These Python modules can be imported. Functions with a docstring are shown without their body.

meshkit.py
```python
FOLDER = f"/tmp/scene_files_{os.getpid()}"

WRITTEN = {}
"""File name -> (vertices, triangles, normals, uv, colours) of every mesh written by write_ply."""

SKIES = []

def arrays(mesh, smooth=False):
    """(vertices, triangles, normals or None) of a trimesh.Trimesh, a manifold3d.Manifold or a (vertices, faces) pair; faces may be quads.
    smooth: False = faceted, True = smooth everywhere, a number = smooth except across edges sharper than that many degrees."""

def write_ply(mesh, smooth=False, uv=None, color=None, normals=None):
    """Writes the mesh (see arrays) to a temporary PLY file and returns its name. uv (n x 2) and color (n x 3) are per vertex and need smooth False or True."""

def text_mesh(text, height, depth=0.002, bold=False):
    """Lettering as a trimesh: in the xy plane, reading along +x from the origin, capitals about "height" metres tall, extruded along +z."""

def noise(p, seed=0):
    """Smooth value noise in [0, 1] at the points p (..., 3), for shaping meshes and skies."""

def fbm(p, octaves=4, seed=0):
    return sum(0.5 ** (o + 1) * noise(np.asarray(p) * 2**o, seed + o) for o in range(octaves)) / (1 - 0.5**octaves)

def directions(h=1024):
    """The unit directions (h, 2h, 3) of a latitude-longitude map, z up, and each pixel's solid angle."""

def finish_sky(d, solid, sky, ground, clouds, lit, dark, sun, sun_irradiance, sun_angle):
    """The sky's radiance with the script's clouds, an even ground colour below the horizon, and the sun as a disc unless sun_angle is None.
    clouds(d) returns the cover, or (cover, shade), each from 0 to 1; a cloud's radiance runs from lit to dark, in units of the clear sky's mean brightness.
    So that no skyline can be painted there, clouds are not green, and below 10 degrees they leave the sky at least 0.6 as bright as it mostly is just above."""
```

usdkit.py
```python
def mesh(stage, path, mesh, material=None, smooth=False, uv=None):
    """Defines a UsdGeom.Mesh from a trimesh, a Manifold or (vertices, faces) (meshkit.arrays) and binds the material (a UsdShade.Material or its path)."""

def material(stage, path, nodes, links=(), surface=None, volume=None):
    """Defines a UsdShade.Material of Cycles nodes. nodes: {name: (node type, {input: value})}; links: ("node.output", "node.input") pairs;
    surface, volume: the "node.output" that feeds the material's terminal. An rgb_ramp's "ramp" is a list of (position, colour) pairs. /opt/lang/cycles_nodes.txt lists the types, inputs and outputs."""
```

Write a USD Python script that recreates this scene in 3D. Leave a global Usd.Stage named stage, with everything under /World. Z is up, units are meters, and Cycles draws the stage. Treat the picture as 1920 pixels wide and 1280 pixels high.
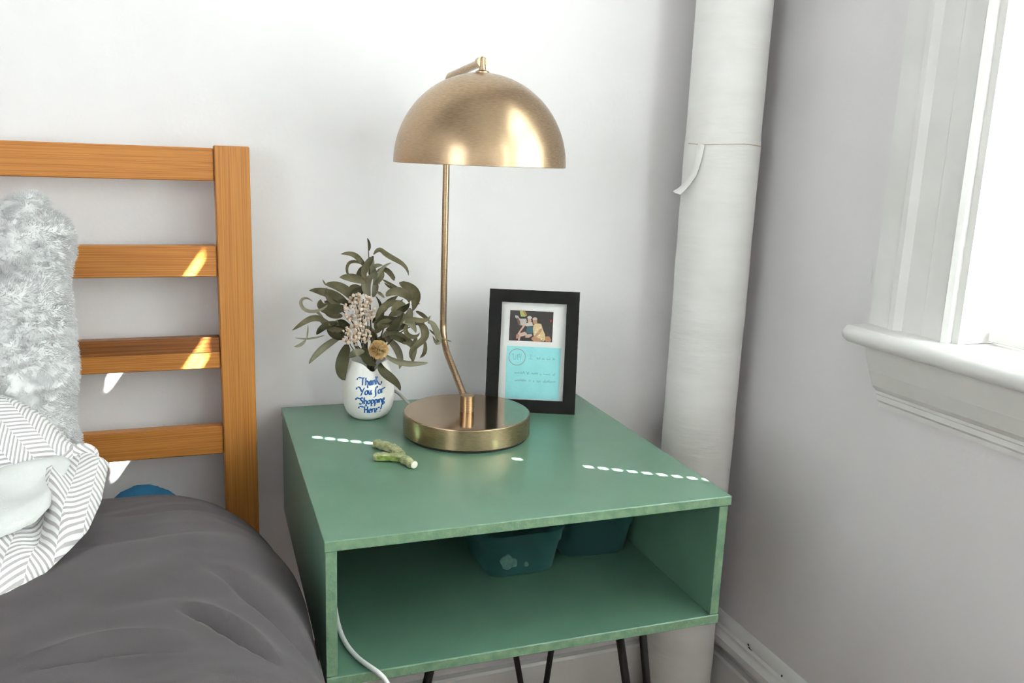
import math, random
import numpy as np, trimesh, usdkit, meshkit
from pxr import Usd, UsdGeom, UsdLux, UsdShade, Gf, Sdf, Vt
from shapely.geometry import Polygon, Point, LineString
import shapely
from scipy.spatial import Delaunay

random.seed(7)
rng = np.random.default_rng(7)
stage = Usd.Stage.CreateInMemory()
UsdGeom.SetStageUpAxis(stage, 'Z')
UsdGeom.SetStageMetersPerUnit(stage, 1.0)
UsdGeom.Xform.Define(stage, '/World')
UsdGeom.Scope.Define(stage, '/World/Looks')

# ------------------------------------------------------------------ camera
CAM = np.array([-.1241, -1.2672, .9696])
PITCH, ROLL, YAW, FPX = .2107, .0376, .3682, 1616.6


def cam_axes():
    cy, sy, cp, sp, cr, sr = np.cos(YAW), np.sin(YAW), np.cos(PITCH), np.sin(PITCH), np.cos(ROLL), np.sin(ROLL)
    f = np.array([sy * cp, cy * cp, -sp])
    r = np.array([cy, -sy, 0])
    u = np.cross(r, f)
    return cr * r + sr * u, -sr * r + cr * u, f


AX = np.array(cam_axes())
camera = UsdGeom.Camera.Define(stage, '/World/camera')
m4 = np.eye(4)
m4[0, :3], m4[1, :3], m4[2, :3], m4[3, :3] = AX[0], AX[1], -AX[2], CAM
camera.AddTransformOp().Set(Gf.Matrix4d(*m4.ravel()))
camera.CreateHorizontalApertureAttr(36.0)
camera.CreateVerticalApertureAttr(24.0)
camera.CreateFocalLengthAttr(36.0 * FPX / 1920)
camera.CreateFStopAttr(0.0)
camera.CreateClippingRangeAttr((0.05, 100.0))
camera.CreateExposureAttr(0.50)

# ------------------------------------------------------------------ sky and sun
sky = UsdLux.DomeLight.Define(stage, '/World/sky')
sky.CreateIntensityAttr(1.6)
sky.CreateColorAttr((.93, .98, 1.0))
SUN_AZ = np.array([-.8406, .5417])            # ground direction the sunlight travels in
SUN_TAN = 1.2                                  # tangent of the sun's height
SUN = np.array([*SUN_AZ, -SUN_TAN]) / math.hypot(1, SUN_TAN)
sun = UsdLux.DistantLight.Define(stage, '/World/sun')
SUN_E, SUN_ANGLE = 30.0, .25                    # irradiance, angular diameter in degrees
sun.CreateIntensityAttr(SUN_E / (math.pi * math.radians(SUN_ANGLE / 2) ** 2))
sun.CreateAngleAttr(SUN_ANGLE)
sun.CreateColorAttr((1.0, .985, .95))
zax = -SUN
xax = np.cross([0, 0, 1.0], zax); xax /= np.linalg.norm(xax)
yax = np.cross(zax, xax)
ms = np.eye(4); ms[0, :3], ms[1, :3], ms[2, :3] = xax, yax, zax
sun.AddTransformOp().Set(Gf.Matrix4d(*ms.ravel()))

XR = .77                                       # face of the right wall
WINDOWS = [(-1.45, -.487, .765, 2.30), (-3.12, -1.75, .765, 2.30)]


# ------------------------------------------------------------------ helpers
def at(x, y, Y):
    """The point of the room seen at photo pixel (x, y) in the vertical plane y = Y."""
    d = np.array([(x - 960) / FPX, -(y - 640) / FPX, 1.0]) @ AX
    return CAM + d * (Y - CAM[1]) / d[1]


USED = {}


def unique(parent, name):
    k = USED.get((parent, name), 0)
    USED[(parent, name)] = k + 1
    return name if k == 0 else f'{name}_{k:03d}'


def tag(prim, label=None, cat=None, group=None, kind=None):
    for key, v in (('label', label), ('category', cat), ('group', group), ('kind', kind)):
        if v:
            prim.SetCustomDataByKey(key, v)
    return prim


def path_of(parent):
    return '/World' if parent is None else str(parent.GetPath())


def thing(name, label, cat, loc=(0, 0, 0), rotz=0.0, group=None):
    p = '/World/' + unique('/World', name)
    x = UsdGeom.Xform.Define(stage, p)
    x.AddTranslateOp().Set(Gf.Vec3d(*map(float, loc)))
    x.AddRotateZOp().Set(math.degrees(rotz))
    return tag(x.GetPrim(), label, cat, group)


def obj(name, mesh, mat, parent=None, smooth=35, label=None, kind=None, uv=None):
    pp = path_of(parent)
    m = usdkit.mesh(stage, pp + '/' + unique(pp, name), mesh, mat, smooth, uv)
    return tag(m.GetPrim(), label, None, None, kind)


def struct(name, mesh, mat, smooth=35, label=None):
    return obj(name, mesh, mat, None, smooth, label, 'structure')


def sgroup(name):
    x = UsdGeom.Xform.Define(stage, '/World/' + unique('/World', name))
    return tag(x.GetPrim(), kind='structure')


cat = trimesh.util.concatenate


def box(x0, x1, y0, y1, z0, z1):
    b = trimesh.creation.box([x1 - x0, y1 - y0, z1 - z0])
    b.apply_translation([(x0 + x1) / 2, (y0 + y1) / 2, (z0 + z1) / 2])
    return b


def cbox(x0, x1, y0, y1, z0, z1, c=.001):
    """A box with chamfered edges."""
    lo, hi, pts = np.array([x0, y0, z0]), np.array([x1, y1, z1]), []
    for s in np.ndindex(2, 2, 2):
        corner = np.where(s, hi, lo).astype(float)
        for k in range(3):
            q = corner + np.where(s, -c, c)
            q[k] = corner[k]
            pts.append(q)
    return trimesh.convex.convex_hull(np.array(pts))


def tube(pts, r, n=12, cap=True):
    pts = np.asarray(pts, float)
    r = np.broadcast_to(np.asarray(r, float), len(pts))
    t = np.gradient(pts, axis=0)
    t /= np.linalg.norm(t, axis=1, keepdims=True)
    u = np.cross(t[0], [0, 0, 1.0] if abs(t[0][2]) < .9 else [1.0, 0, 0])
    V, a = [], np.linspace(0, 2 * np.pi, n, endpoint=False)
    for k in range(len(pts)):
        u = u - t[k] * (u @ t[k]); u /= np.linalg.norm(u)
        w = np.cross(t[k], u)
        V.append(pts[k] + r[k] * (np.cos(a)[:, None] * u + np.sin(a)[:, None] * w))
    V = np.vstack(V)
    F = []
    for k in range(len(pts) - 1):
        for j in range(n):
            a0, a1, b0, b1 = k * n + j, k * n + (j + 1) % n, (k + 1) * n + j, (k + 1) * n + (j + 1) % n
            F += [(a0, a1, b1), (a0, b1, b0)]
    if cap:
        V = np.vstack([V, pts[0], pts[-1]])
        c0, c1, e = len(V) - 2, len(V) - 1, (len(pts) - 1) * n
        for j in range(n):
            F += [(c0, (j + 1) % n, j), (c1, e + j, e + (j + 1) % n)]
    return trimesh.Trimesh(V, F, process=False)


def spline(pts, n=40):
    """A smooth curve through points (Catmull-Rom, chord lengths)."""
    from scipy.interpolate import PchipInterpolator, CubicSpline
    p = np.asarray(pts, float)
    s = np.r_[0, np.cumsum(np.linalg.norm(np.diff(p, axis=0), axis=1))]
    return CubicSpline(s, p)(np.linspace(0, s[-1], n))


def lathe(profile, n=64):
    """Revolves (r, z) points about the z axis; closed at r = 0 ends."""
    return trimesh.creation.revolve(np.array(profile, float), sections=n)


def prism_y(profile, y0, y1):
    """A profile of (x, z) points extruded along y."""
    g = trimesh.creation.extrude_polygon(Polygon(profile), y1 - y0)
    g.vertices = np.c_[g.vertices[:, 0], y0 + g.vertices[:, 2], g.vertices[:, 1]]
    g.fix_normals()
    return g


def prism_x(profile, x0, x1):
    """A profile of (y, z) points extruded along x."""
    g = trimesh.creation.extrude_polygon(Polygon(profile), x1 - x0)
    g.vertices = np.c_[x0 + g.vertices[:, 2], g.vertices[:, 0], g.vertices[:, 1]]
    g.fix_normals()
    return g


def prism_z(profile, z0, z1):
    g = trimesh.creation.extrude_polygon(Polygon(profile), z1 - z0)
    g.apply_translation([0, 0, z0])
    return g


def material(name, nodes, links=(), surface='p.BSDF'):
    return usdkit.material(stage, '/World/Looks/' + name, nodes, links, surface=surface)


def plain(name, color, rough=.5, **kw):
    return material(name, {'p': ('principled_bsdf', {'base_color': color, 'roughness': rough, **kw})})


def painted(name, color, color2, scale=30, rough=.5, bump=.0006, bscale=200, spec=.5, stretch=(1, 1, 1)):
    """Paint whose tone varies a little, with fine relief."""
    return material(name, {
        'g': ('geometry', {}), 'mp': ('mapping', {'scale': stretch}),
        'n': ('noise_texture', {'scale': scale, 'detail': 4.0}),
        'r': ('rgb_ramp', {'ramp': [(.3, color), (.7, color2)]}),
        'b': ('noise_texture', {'scale': bscale, 'detail': 3.0}),
        'u': ('bump', {'distance': bump, 'strength': .6}),
        'p': ('principled_bsdf', {'roughness': rough, 'specular_ior_level': spec})},
        [('g.position', 'mp.vector'), ('mp.vector', 'n.vector'), ('mp.vector', 'b.vector'), ('n.fac', 'r.fac'), ('r.color', 'p.base_color'),
         ('b.fac', 'u.height'), ('u.normal', 'p.normal')])


def wood(name, light, dark, axis, scale=60, rough=.42):
    """Pine: thin growth rings drawn out along the grain."""
    st = {'x': (.010, 1, 1), 'z': (1, 1, .009)}[axis]
    return material(name, {
        'g': ('geometry', {}), 'o': ('object_info', {}), 'off': ('vector_math', {'math_type': 'multiply_add', 'vector2': (1, 1, 1)}),
        'cx': ('combine_xyz', {}), 'mp': ('mapping', {'scale': st}),
        'w': ('noise_texture', {'scale': scale, 'detail': 2.0, 'distortion': .05}),
        'ml': ('math', {'math_type': 'multiply', 'value2': 9.0}), 'fr': ('math', {'math_type': 'pingpong', 'value2': .5}),
        'n2': ('noise_texture', {'scale': 900.0, 'detail': 2.0}),
        'r': ('rgb_ramp', {'ramp': [(0, dark), (.35, light), (1, light)]}),
        'mx': ('mix', {'mix_type': 'multiply', 'fac': .35}),
        'r2': ('rgb_ramp', {'ramp': [(.3, (.55, .5, .45)), (.7, (1, 1, 1))]}),
        'u': ('bump', {'distance': .0004, 'strength': .4}),
        'p': ('principled_bsdf', {'roughness': rough})},
        [('o.random', 'cx.x'), ('o.random', 'cx.y'), ('g.position', 'off.vector1'), ('cx.vector', 'off.vector3'), ('off.vector', 'mp.vector'),
         ('mp.vector', 'w.vector'), ('w.fac', 'ml.value1'), ('ml.value', 'fr.value1'), ('fr.value', 'r.fac'),
         ('mp.vector', 'n2.vector'), ('n2.fac', 'r2.fac'), ('r.color', 'mx.color1'), ('r2.color', 'mx.color2'), ('mx.color', 'p.base_color'),
         ('fr.value', 'u.height'), ('u.normal', 'p.normal')])


# ------------------------------------------------------------------ materials
M = {}
M['wall'] = painted('wall_paint', (.80, .775, .785), (.83, .805, .815), scale=6, rough=.85, bump=.0003, bscale=160, spec=.2)
M['far_wall'] = plain('left_wall_paint', (.86, .84, .84), .9)
M['ceiling'] = plain('ceiling_paint', (.55, .54, .54), .9)
M['front_wall'] = plain('front_wall_paint', (.86, .84, .84), .9)
M['trim'] = painted('trim_paint', (.80, .79, .77), (.86, .85, .83), scale=14, rough=.38, bump=.0006, bscale=60)
M['floor'] = wood('floor_boards', (.50, .36, .25), (.38, .26, .17), 'x', 30)
M['pipe'] = painted('pipe_paint', (.82, .81, .78), (.88, .87, .85), scale=20, rough=.6, bump=.0022, bscale=55, stretch=(.35, .35, 1.6))
M['wood_x'] = wood('pine_along', (.58, .232, .047), (.45, .158, .029), 'x', 130)
M['wood_z'] = wood('pine_upright', (.58, .242, .052), (.46, .170, .031), 'z', 130)
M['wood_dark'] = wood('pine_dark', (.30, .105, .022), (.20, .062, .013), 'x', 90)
M['green'] = painted('green_paint', (.108, .226, .152), (.124, .248, .170), scale=18, rough=.30, bump=.0003, bscale=500, spec=.8)
M['green_edge'] = painted('green_worn_edge', (.125, .245, .15), (.21, .33, .20), scale=90, rough=.6, bump=.0012, bscale=300)
M['black_steel'] = plain('black_steel', (.012, .012, .013), .45)
M['black_frame'] = painted('black_frame', (.009, .009, .0085), (.013, .0125, .012), scale=120, rough=.7, spec=.2)
M['paper'] = plain('white_paper', (.80, .79, .77), .7)
M['note'] = painted('blue_note_paper', (.30, .70, .73), (.34, .74, .76), scale=60, rough=.8)
M['ink'] = plain('pale_ink', (.20, .36, .42), .8)
M['ring_ink'] = plain('brown_ring_ink', (.33, .22, .22), .8)
M['blue_ink'] = plain('blue_glaze', (.01, .10, .33), .35)
M['ceramic'] = painted('white_ceramic', (.78, .76, .72), (.86, .85, .82), scale=40, rough=.35, bump=.002, bscale=45)
M['dark_inside'] = plain('dark_vase_inside', (.05, .045, .04), .7)
M['stem'] = plain('dry_stem', (.07, .055, .03), .8)
M['cable'] = plain('white_cable', (.85, .85, .84), .4)
M['clear_cord'] = plain('clear_cord', (.55, .53, .48), .2, transmission_weight=.3)
M['blind'] = material('blind_vinyl', {'d': ('diffuse_bsdf', {'color': (.81, .82, .815)}), 't': ('translucent_bsdf', {'color': (.80, .835, .83)}), 'm': ('mix_closure', {'fac': .5})},
                      [('d.BSDF', 'm.closure1'), ('t.BSDF', 'm.closure2')], 'm.closure')
M['pane'] = material('window_pane', {'f': ('layer_weight', {'blend': .12}), 't': ('transparent_bsdf', {}), 'g': ('glossy_bsdf', {'color': (1, 1, 1), 'roughness': .0}), 'm': ('mix_closure', {})},
                     [('f.fresnel', 'm.fac'), ('t.BSDF', 'm.closure1'), ('g.BSDF', 'm.closure2')], 'm.closure')
M['duvet'] = material('charcoal_cotton', {
    'g': ('geometry', {}), 'n': ('noise_texture', {'scale': 9.0, 'detail': 5.0}), 'r': ('rgb_ramp', {'ramp': [(.3, (.082, .072, .076)), (.75, (.106, .095, .099))]}),
    'b': ('noise_texture', {'scale': 1400.0, 'detail': 2.0}), 'u': ('bump', {'distance': .0006, 'strength': .5}),
    'p': ('principled_bsdf', {'roughness': .9, 'sheen_weight': .12, 'sheen_tint': (.8, .75, .78), 'specular_ior_level': .2})},
    [('g.position', 'n.vector'), ('g.position', 'b.vector'), ('n.fac', 'r.fac'), ('r.color', 'p.base_color'), ('b.fac', 'u.height'), ('u.normal', 'p.normal')])
M['blue_cloth'] = painted('blue_cotton', (.022, .115, .235), (.03, .14, .28), scale=40, rough=.9, bump=.0006, bscale=900, spec=.2)
M['fur_base'] = plain('grey_plush_backing', (.74, .74, .74), 1.0)
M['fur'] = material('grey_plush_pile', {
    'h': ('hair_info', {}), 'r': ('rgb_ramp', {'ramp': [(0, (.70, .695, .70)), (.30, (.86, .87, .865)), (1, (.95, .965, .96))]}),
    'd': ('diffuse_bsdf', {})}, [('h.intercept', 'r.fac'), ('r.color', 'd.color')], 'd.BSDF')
M['brass'] = material('brushed_brass', {
    'g': ('geometry', {}), 'mp': ('mapping', {'scale': (1, 1, 14)}), 'n': ('noise_texture', {'scale': 160.0, 'detail': 3.0}),
    'r': ('map_range', {'to_min': .22, 'to_max': .34}), 'u': ('bump', {'distance': .00006, 'strength': .25}),
    'p': ('principled_bsdf', {'base_color': (.45, .32, .20), 'metallic': 1.0})},
    [('g.position', 'mp.vector'), ('mp.vector', 'n.vector'), ('n.fac', 'r.value'), ('r.result', 'p.roughness'), ('n.fac', 'u.height'), ('u.normal', 'p.normal')])
M['brass_top'] = plain('polished_brass', (.45, .32, .20), .12, metallic=1.0)
M['shade_inside'] = plain('white_enamel_inside', (.75, .73, .68), .5)
M['rubber'] = plain('black_rubber_pad', (.015, .015, .015), .8)
M['plastic'] = material('clear_plastic', {'f': ('layer_weight', {'blend': .35}), 'k': ('map_range', {'to_min': .04, 'to_max': .5}), 't': ('transparent_bsdf', {'color': (.72, .90, .88)}),
                                          'p': ('principled_bsdf', {'base_color': (.15, .33, .32), 'roughness': .25}), 'm': ('mix_closure', {})},
                        [('f.facing', 'k.value'), ('k.result', 'm.fac'), ('t.BSDF', 'm.closure1'), ('p.BSDF', 'm.closure2')], 'm.closure')
M['crumb'] = painted('beige_scraps', (.45, .36, .26), (.62, .56, .46), scale=200, rough=.9)
M['moss'] = painted('dry_green_stem', (.23, .26, .11), (.50, .52, .30), scale=160, rough=.9, bump=.003, bscale=350)
M['moss_in'] = painted('green_stem_pith', (.12, .20, .03), (.26, .34, .08), scale=220, rough=.85)
M['cut'] = plain('pale_cut_end', (.78, .76, .62), .8)


def leaf_material(name, a, b):
    return material(name, {
        'g': ('geometry', {}), 'n': ('noise_texture', {'scale': 70.0, 'detail': 3.0}), 'r': ('rgb_ramp', {'ramp': [(.3, a), (.75, b)]}),
        'p': ('principled_bsdf', {'roughness': .7, 'specular_ior_level': .25}), 't': ('translucent_bsdf', {}), 'm': ('mix_closure', {'fac': .25})},
        [('g.position', 'n.vector'), ('n.fac', 'r.fac'), ('r.color', 'p.base_color'), ('r.color', 't.color'), ('p.BSDF', 'm.closure1'), ('t.BSDF', 'm.closure2')], 'm.closure')


LEAF = [leaf_material('olive_leaf', (.15, .135, .072), (.25, .222, .130)), leaf_material('grey_green_leaf', (.25, .235, .155), (.37, .345, .24)), leaf_material('dark_leaf', (.075, .072, .036), (.13, .122, .066))]
M['blossom'] = painted('dry_blossom', (.50, .34, .24), (.80, .68, .56), scale=170, rough=.9)
M['rose'] = leaf_material('dry_rose_petal', (.60, .36, .13), (.82, .62, .33))
M['herring'] = material('herringbone_cotton', {
    'uv': ('uvmap', {'attribute': 'st'}), 's': ('separate_xyz', {}),
    'pp': ('math', {'math_type': 'pingpong', 'value2': 1.0}), 'k': ('math', {'math_type': 'multiply', 'value2': .75}),
    'fl': ('math', {'math_type': 'floor'}), 'hf': ('math', {'math_type': 'multiply_add', 'value2': .139}),
    'ad': ('math', {'math_type': 'add'}), 'ml': ('math', {'math_type': 'multiply', 'value2': 3.6 * 2 * math.pi / 1.0}),
    'sn': ('math', {'math_type': 'sine'}),
    'sh': ('map_range', {'range_type': 'smoothstep', 'from_min': -.7, 'from_max': .1}),
    'r': ('rgb_ramp', {'ramp': [(0, (.46, .43, .44)), (1, (.82, .82, .81))]}),
    'cl': ('math', {'math_type': 'pingpong', 'value2': .5}), 'gap': ('math', {'math_type': 'greater_than', 'value2': .035}),
    'u': ('bump', {'distance': .0015, 'strength': .6}),
    'p': ('principled_bsdf', {'roughness': .95, 'specular_ior_level': .1, 'sheen_weight': .1})},
    [('uv.UV', 's.vector'), ('s.x', 'pp.value1'), ('pp.value', 'k.value1'), ('k.value', 'ad.value1'), ('s.x', 'fl.value1'), ('fl.value', 'hf.value1'), ('s.y', 'hf.value3'), ('hf.value', 'ad.value2'), ('ad.value', 'ml.value1'), ('ml.value', 'sn.value1'),
     ('sn.value', 'sh.value'), ('sh.result', 'r.fac'), ('r.color', 'p.base_color'), ('sh.result', 'u.height'), ('u.normal', 'p.normal')])

# ------------------------------------------------------------------ the room
XL, YF, ZC = -1.80, -3.3, 2.6
struct('floor', box(XL - .2, XR + .2, YF - .2, .2, -.1, 0), M['floor'])
struct('ceiling', box(XL - .2, XR + .2, YF - .2, .2, ZC, ZC + .1), M['ceiling'])
struct('wall_back', box(XL - .2, XR + .2, 0, .15, 0, ZC), M['wall'])
FILL_LW = (-2.95, -1.55, .765, 2.00)                # unseen window added in the left wall for fill from the sky; no sun reaches it
struct('wall_left', cat([box(XL - .14, XL, YF, 0, 0, .745), box(XL - .14, XL, YF, 0, 2.00, ZC), box(XL - .14, XL, FILL_LW[1], 0, .745, 2.00), box(XL - .14, XL, YF, FILL_LW[0], .745, 2.00)]), M['far_wall'])
struct('wall_front', box(XL - .2, XR + .2, YF - .15, YF, 0, ZC), M['front_wall'])
(a0, a1, zb, zt), (b0, b1, _, _) = WINDOWS
TW = .14
struct('wall_right', cat([box(XR, XR + TW, YF, 0, 0, zb - .02), box(XR, XR + TW, YF, 0, zt, ZC), box(XR, XR + TW, a1, 0, zb - .02, zt),
                          box(XR, XR + TW, b1, a0, zb - .02, zt), box(XR, XR + TW, YF, b0, zb - .02, zt)]), M['wall'])

# baseboards: plinth, shadow gap, moulded cap
PL = [(0, 0), (-.016, 0), (-.016, .096), (-.0125, .100), (0, .100)]
CAP = [(0, .122), (-.017, .122), (-.022, .127), (-.022, .140), (-.016, .147), (-.015, .154), (-.011, .158), (-.010, .166), (-.004, .174), (0, .176)]
br = sgroup('baseboard_right')
obj('plinth', prism_y([(XR + x, z) for x, z in PL], YF, -.018), M['trim'], br)
cap_right = obj('cap_moulding', prism_y([(XR + x, z) for x, z in CAP], YF, -.012), M['trim'], br)
M['bare_wood'] = plain('bare_dark_wood', (.05, .025, .015), .9)
for chip in ([(-.164, .1585), (-.166, .1605), (-.170, .1590), (-.176, .1578), (-.1765, .1565), (-.171, .1570)], [(-.1610, .1632), (-.1625, .1645), (-.1655, .1625), (-.164, .1612)], [(-.2530, .1600), (-.2545, .1625), (-.2565, .1600), (-.2550, .1580)]):
    obj('paint_chip', prism_x(chip, XR - .0114, XR - .0095), M['bare_wood'], cap_right, smooth=False, label='dark chip where the white paint has come off')
bb = sgroup('baseboard_back')
obj('plinth', prism_x([(x, z) for x, z in PL], XL, XR - .002), M['trim'], bb)
obj('cap_moulding', prism_x([(x, z) for x, z in CAP], XL, XR - .002), M['trim'], bb)

# windows
PITCH_S = .0215
SLAT_H = .0245


def slat(y0, y1, slot=None, wide=False):
    """One closed, slightly tilted blind slat about its centre; slot = (y, half width): a slot for the sun cut through it."""
    t, h, lean = .0006, SLAT_H / 2, .0022
    def piece(ya, yb, za, zb_):
        b = box(-t / 2, t / 2, ya, yb, za, zb_)
        b.vertices[:, 0] -= b.vertices[:, 2] / h * lean
        return b
    if slot is None:
        return piece(y0, y1, -h, h)
    ys, w = slot
    lo, hi = (-h + .0060, h - .0075) if not wide else (-h + wide, h - .0010)
    return cat([piece(y0, ys - w, -h, h), piece(ys + w, y1, -h, h), piece(ys - w, ys + w, -h, lo), piece(ys - w, ys + w, hi, h)])


def make_window(n, y0, y1, z0, z1, slots):
    w = sgroup(f'window_{n}')
    cw = .128
    # casing profile across the width, (offset from the opening, depth)
    prof = [(0, 0), (0, .020), (.006, .024), (.012, .020), (.034, .016), (.042, .018), (.046, .016), (.074, .018), (.082, .026), (.090, .026), (.094, .020), (.100, .022), (cw, .022), (cw, 0)]
    for s, e in ((1, y1), (-1, y0)):
        obj('casing', prism_z([(XR - d, e + s * o) for o, d in prof], z0, z1 + .0), M['trim'], w)
    head = prism_y([(XR - d, z1 + o) for o, d in prof], y0 - cw, y1 + cw)
    obj('head_casing', head, M['trim'], w)
    # jambs inside the opening and the sash stop
    obj('jamb', box(XR - .012, XR + TW, y1 - .010, y1, z0, z1), M['trim'], w)
    obj('jamb', box(XR - .012, XR + TW, y0, y0 + .010, z0, z1), M['trim'], w)
    xs = XR + .085
    sash = cat([box(xs, xs + .035, y1 - .055, y1 - .010, z0, z1), box(xs, xs + .035, y0 + .010, y0 + .055, z0, z1), box(xs, xs + .035, y0 + .055, y1 - .055, z0, z0 + .05),
                box(xs, xs + .035, y0 + .055, y1 - .055, z1 - .05, z1), box(xs, xs + .035, y0 + .055, y1 - .055, (z0 + z1) / 2 - .02, (z0 + z1) / 2 + .02)])
    obj('sash', sash, M['trim'], w)
    obj('pane', box(xs + .015, xs + .019, y0 + .05, y1 - .05, z0 + .045, z1 - .045), M['pane'], w)
    # stool with a bullnose front and rounded end, apron moulding under it
    ye, yo, xf = y1 + .142, y0 - .142, XR - .068
    r = .0115
    plan = Polygon([(XR + TW - .01, y1 - .001), (XR, y1 - .001), (XR, ye), (xf + .02, ye), (xf + .006, ye - .006), (xf, ye - .02), (xf, yo + .02), (xf + .006, yo + .006), (xf + .02, yo), (XR, yo), (XR, y0 + .001), (XR + TW - .01, y0 + .001)])
    layers = []
    for k in range(7):                        # rounded edge as stacked layers of inset outlines
        a = -math.pi / 2 + math.pi * k / 6
        layers.append((plan.buffer(-r * (1 - math.cos(a)), join_style=1), z0 - r + r * math.sin(a)))
    parts = []
    def ring(poly, z, n_=220):
        c = np.array([poly.exterior.interpolate(t, normalized=True).coords[0] for t in np.linspace(0, 1, n_, endpoint=False)])
        return np.c_[c, np.full(n_, z)]
    V = np.vstack([ring(p, z) for p, z in layers]); n_ = 220
    F = []
    for k in range(6):
        for j in range(n_):
            a_, b_, c_, d_ = k * n_ + j, k * n_ + (j + 1) % n_, (k + 1) * n_ + (j + 1) % n_, (k + 1) * n_ + j
            F += [(a_, b_, c_), (a_, c_, d_)]
    side = trimesh.Trimesh(V, F, process=False)
    top = prism_z(list(layers[6][0].exterior.coords)[:-1], z0 - r, z0 - .00002)
    bot = prism_z(list(layers[0][0].exterior.coords)[:-1], z0 - 2 * r, z0 - r)
    st = cat([side, top, bot]); st.fix_normals()
    obj('stool', st, M['trim'], w, smooth=45)
    zz = z0 - 2 * r
    ap = [(0, 0), (-.043, 0), (-.043, -.010), (-.040, -.020), (-.034, -.034), (-.0335, -.037), (-.030, -.043), (-.024, -.058), (-.016, -.066), (-.016, -.070), (-.013, -.072), (-.013, -.079), (-.008, -.083), (-.008, -.089), (0, -.089)]
    obj('apron_moulding', prism_y([(XR + x, zz + z) for x, z in ap], y0 - .107, y1 + .107), M['trim'], w, smooth=20)
    return w


make_window(1, *WINDOWS[0], True)
make_window(2, *WINDOWS[1], False)
w3 = make_window(3, -FILL_LW[1], -FILL_LW[0], FILL_LW[2], FILL_LW[3], False)  # added out of view to brighten the room with skylight
UsdGeom.Xform(w3).AddTranslateOp().Set((XL + XR, 0, 0)); UsdGeom.Xform(w3).AddRotateZOp().Set(180.0)

# venetian blinds, closed against the sun; its light falls only through the slots
XB = XR + .042
YSLOT = -.4438 - (XB - .4569) * (.5417 / .8406)


def slot_for(z):
    """Slot of the slat at height z: narrow cord slots low down, wider ones higher up, all placed or left out to shape the sun patches."""
    d = lambda x: SUN_TAN * (XB - x) / .8406
    lo_a, hi_a = .60 + d(.470), .60 + d(.318)      # dashes by the table's right edge
    lo_b, hi_b = .60 + d(.268), .60 + d(.240)      # two dashes beside the lamp base
    lo_c, hi_c = .60 + d(.118), .60 + d(.030)      # dashes by the vase
    if lo_a < z < hi_a or lo_b < z < hi_b or lo_c < z < hi_c:
        return (YSLOT, .0040), False
    if 1.985 < z < 2.03 or 2.115 < z < 2.15:  # wide slots added where sun patches should land on headboard and wall
        return (YSLOT + .0115, .0092), (.006 if z < 2.0 else .010 if 2.115 < z < 2.13 else .001)
    return None, False


def make_blind(n, y0, y1, z0, z1, label, slots):
    b = thing('venetian_blind', label, 'blind')
    ya, yb = y0 + .014, y1 - .014
    obj('head_rail', cbox(XB - .014, XB + .014, ya, yb, z1 - .03, z1 - .002), M['trim'], b)
    obj('bottom_rail', cbox(XB - .010, XB + .010, ya, yb, z0 + .003, z0 + .016), M['trim'], b)
    z = z0 + .026
    while z < z1 - .032:
        slot, wide = slot_for(z) if slots else (None, False)
        g = slat(ya, yb, slot, wide)
        g.apply_translation([XB, 0, z])
        obj('slat', g, M['blind'], b, smooth=False)
        z += PITCH_S
    return b


make_blind(1, *WINDOWS[0], 'white closed venetian blind glowing with daylight in the window beside the pipe', True)
make_blind(2, *WINDOWS[1], 'second white closed venetian blind, in the window nearer the camera wall', False)

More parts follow.
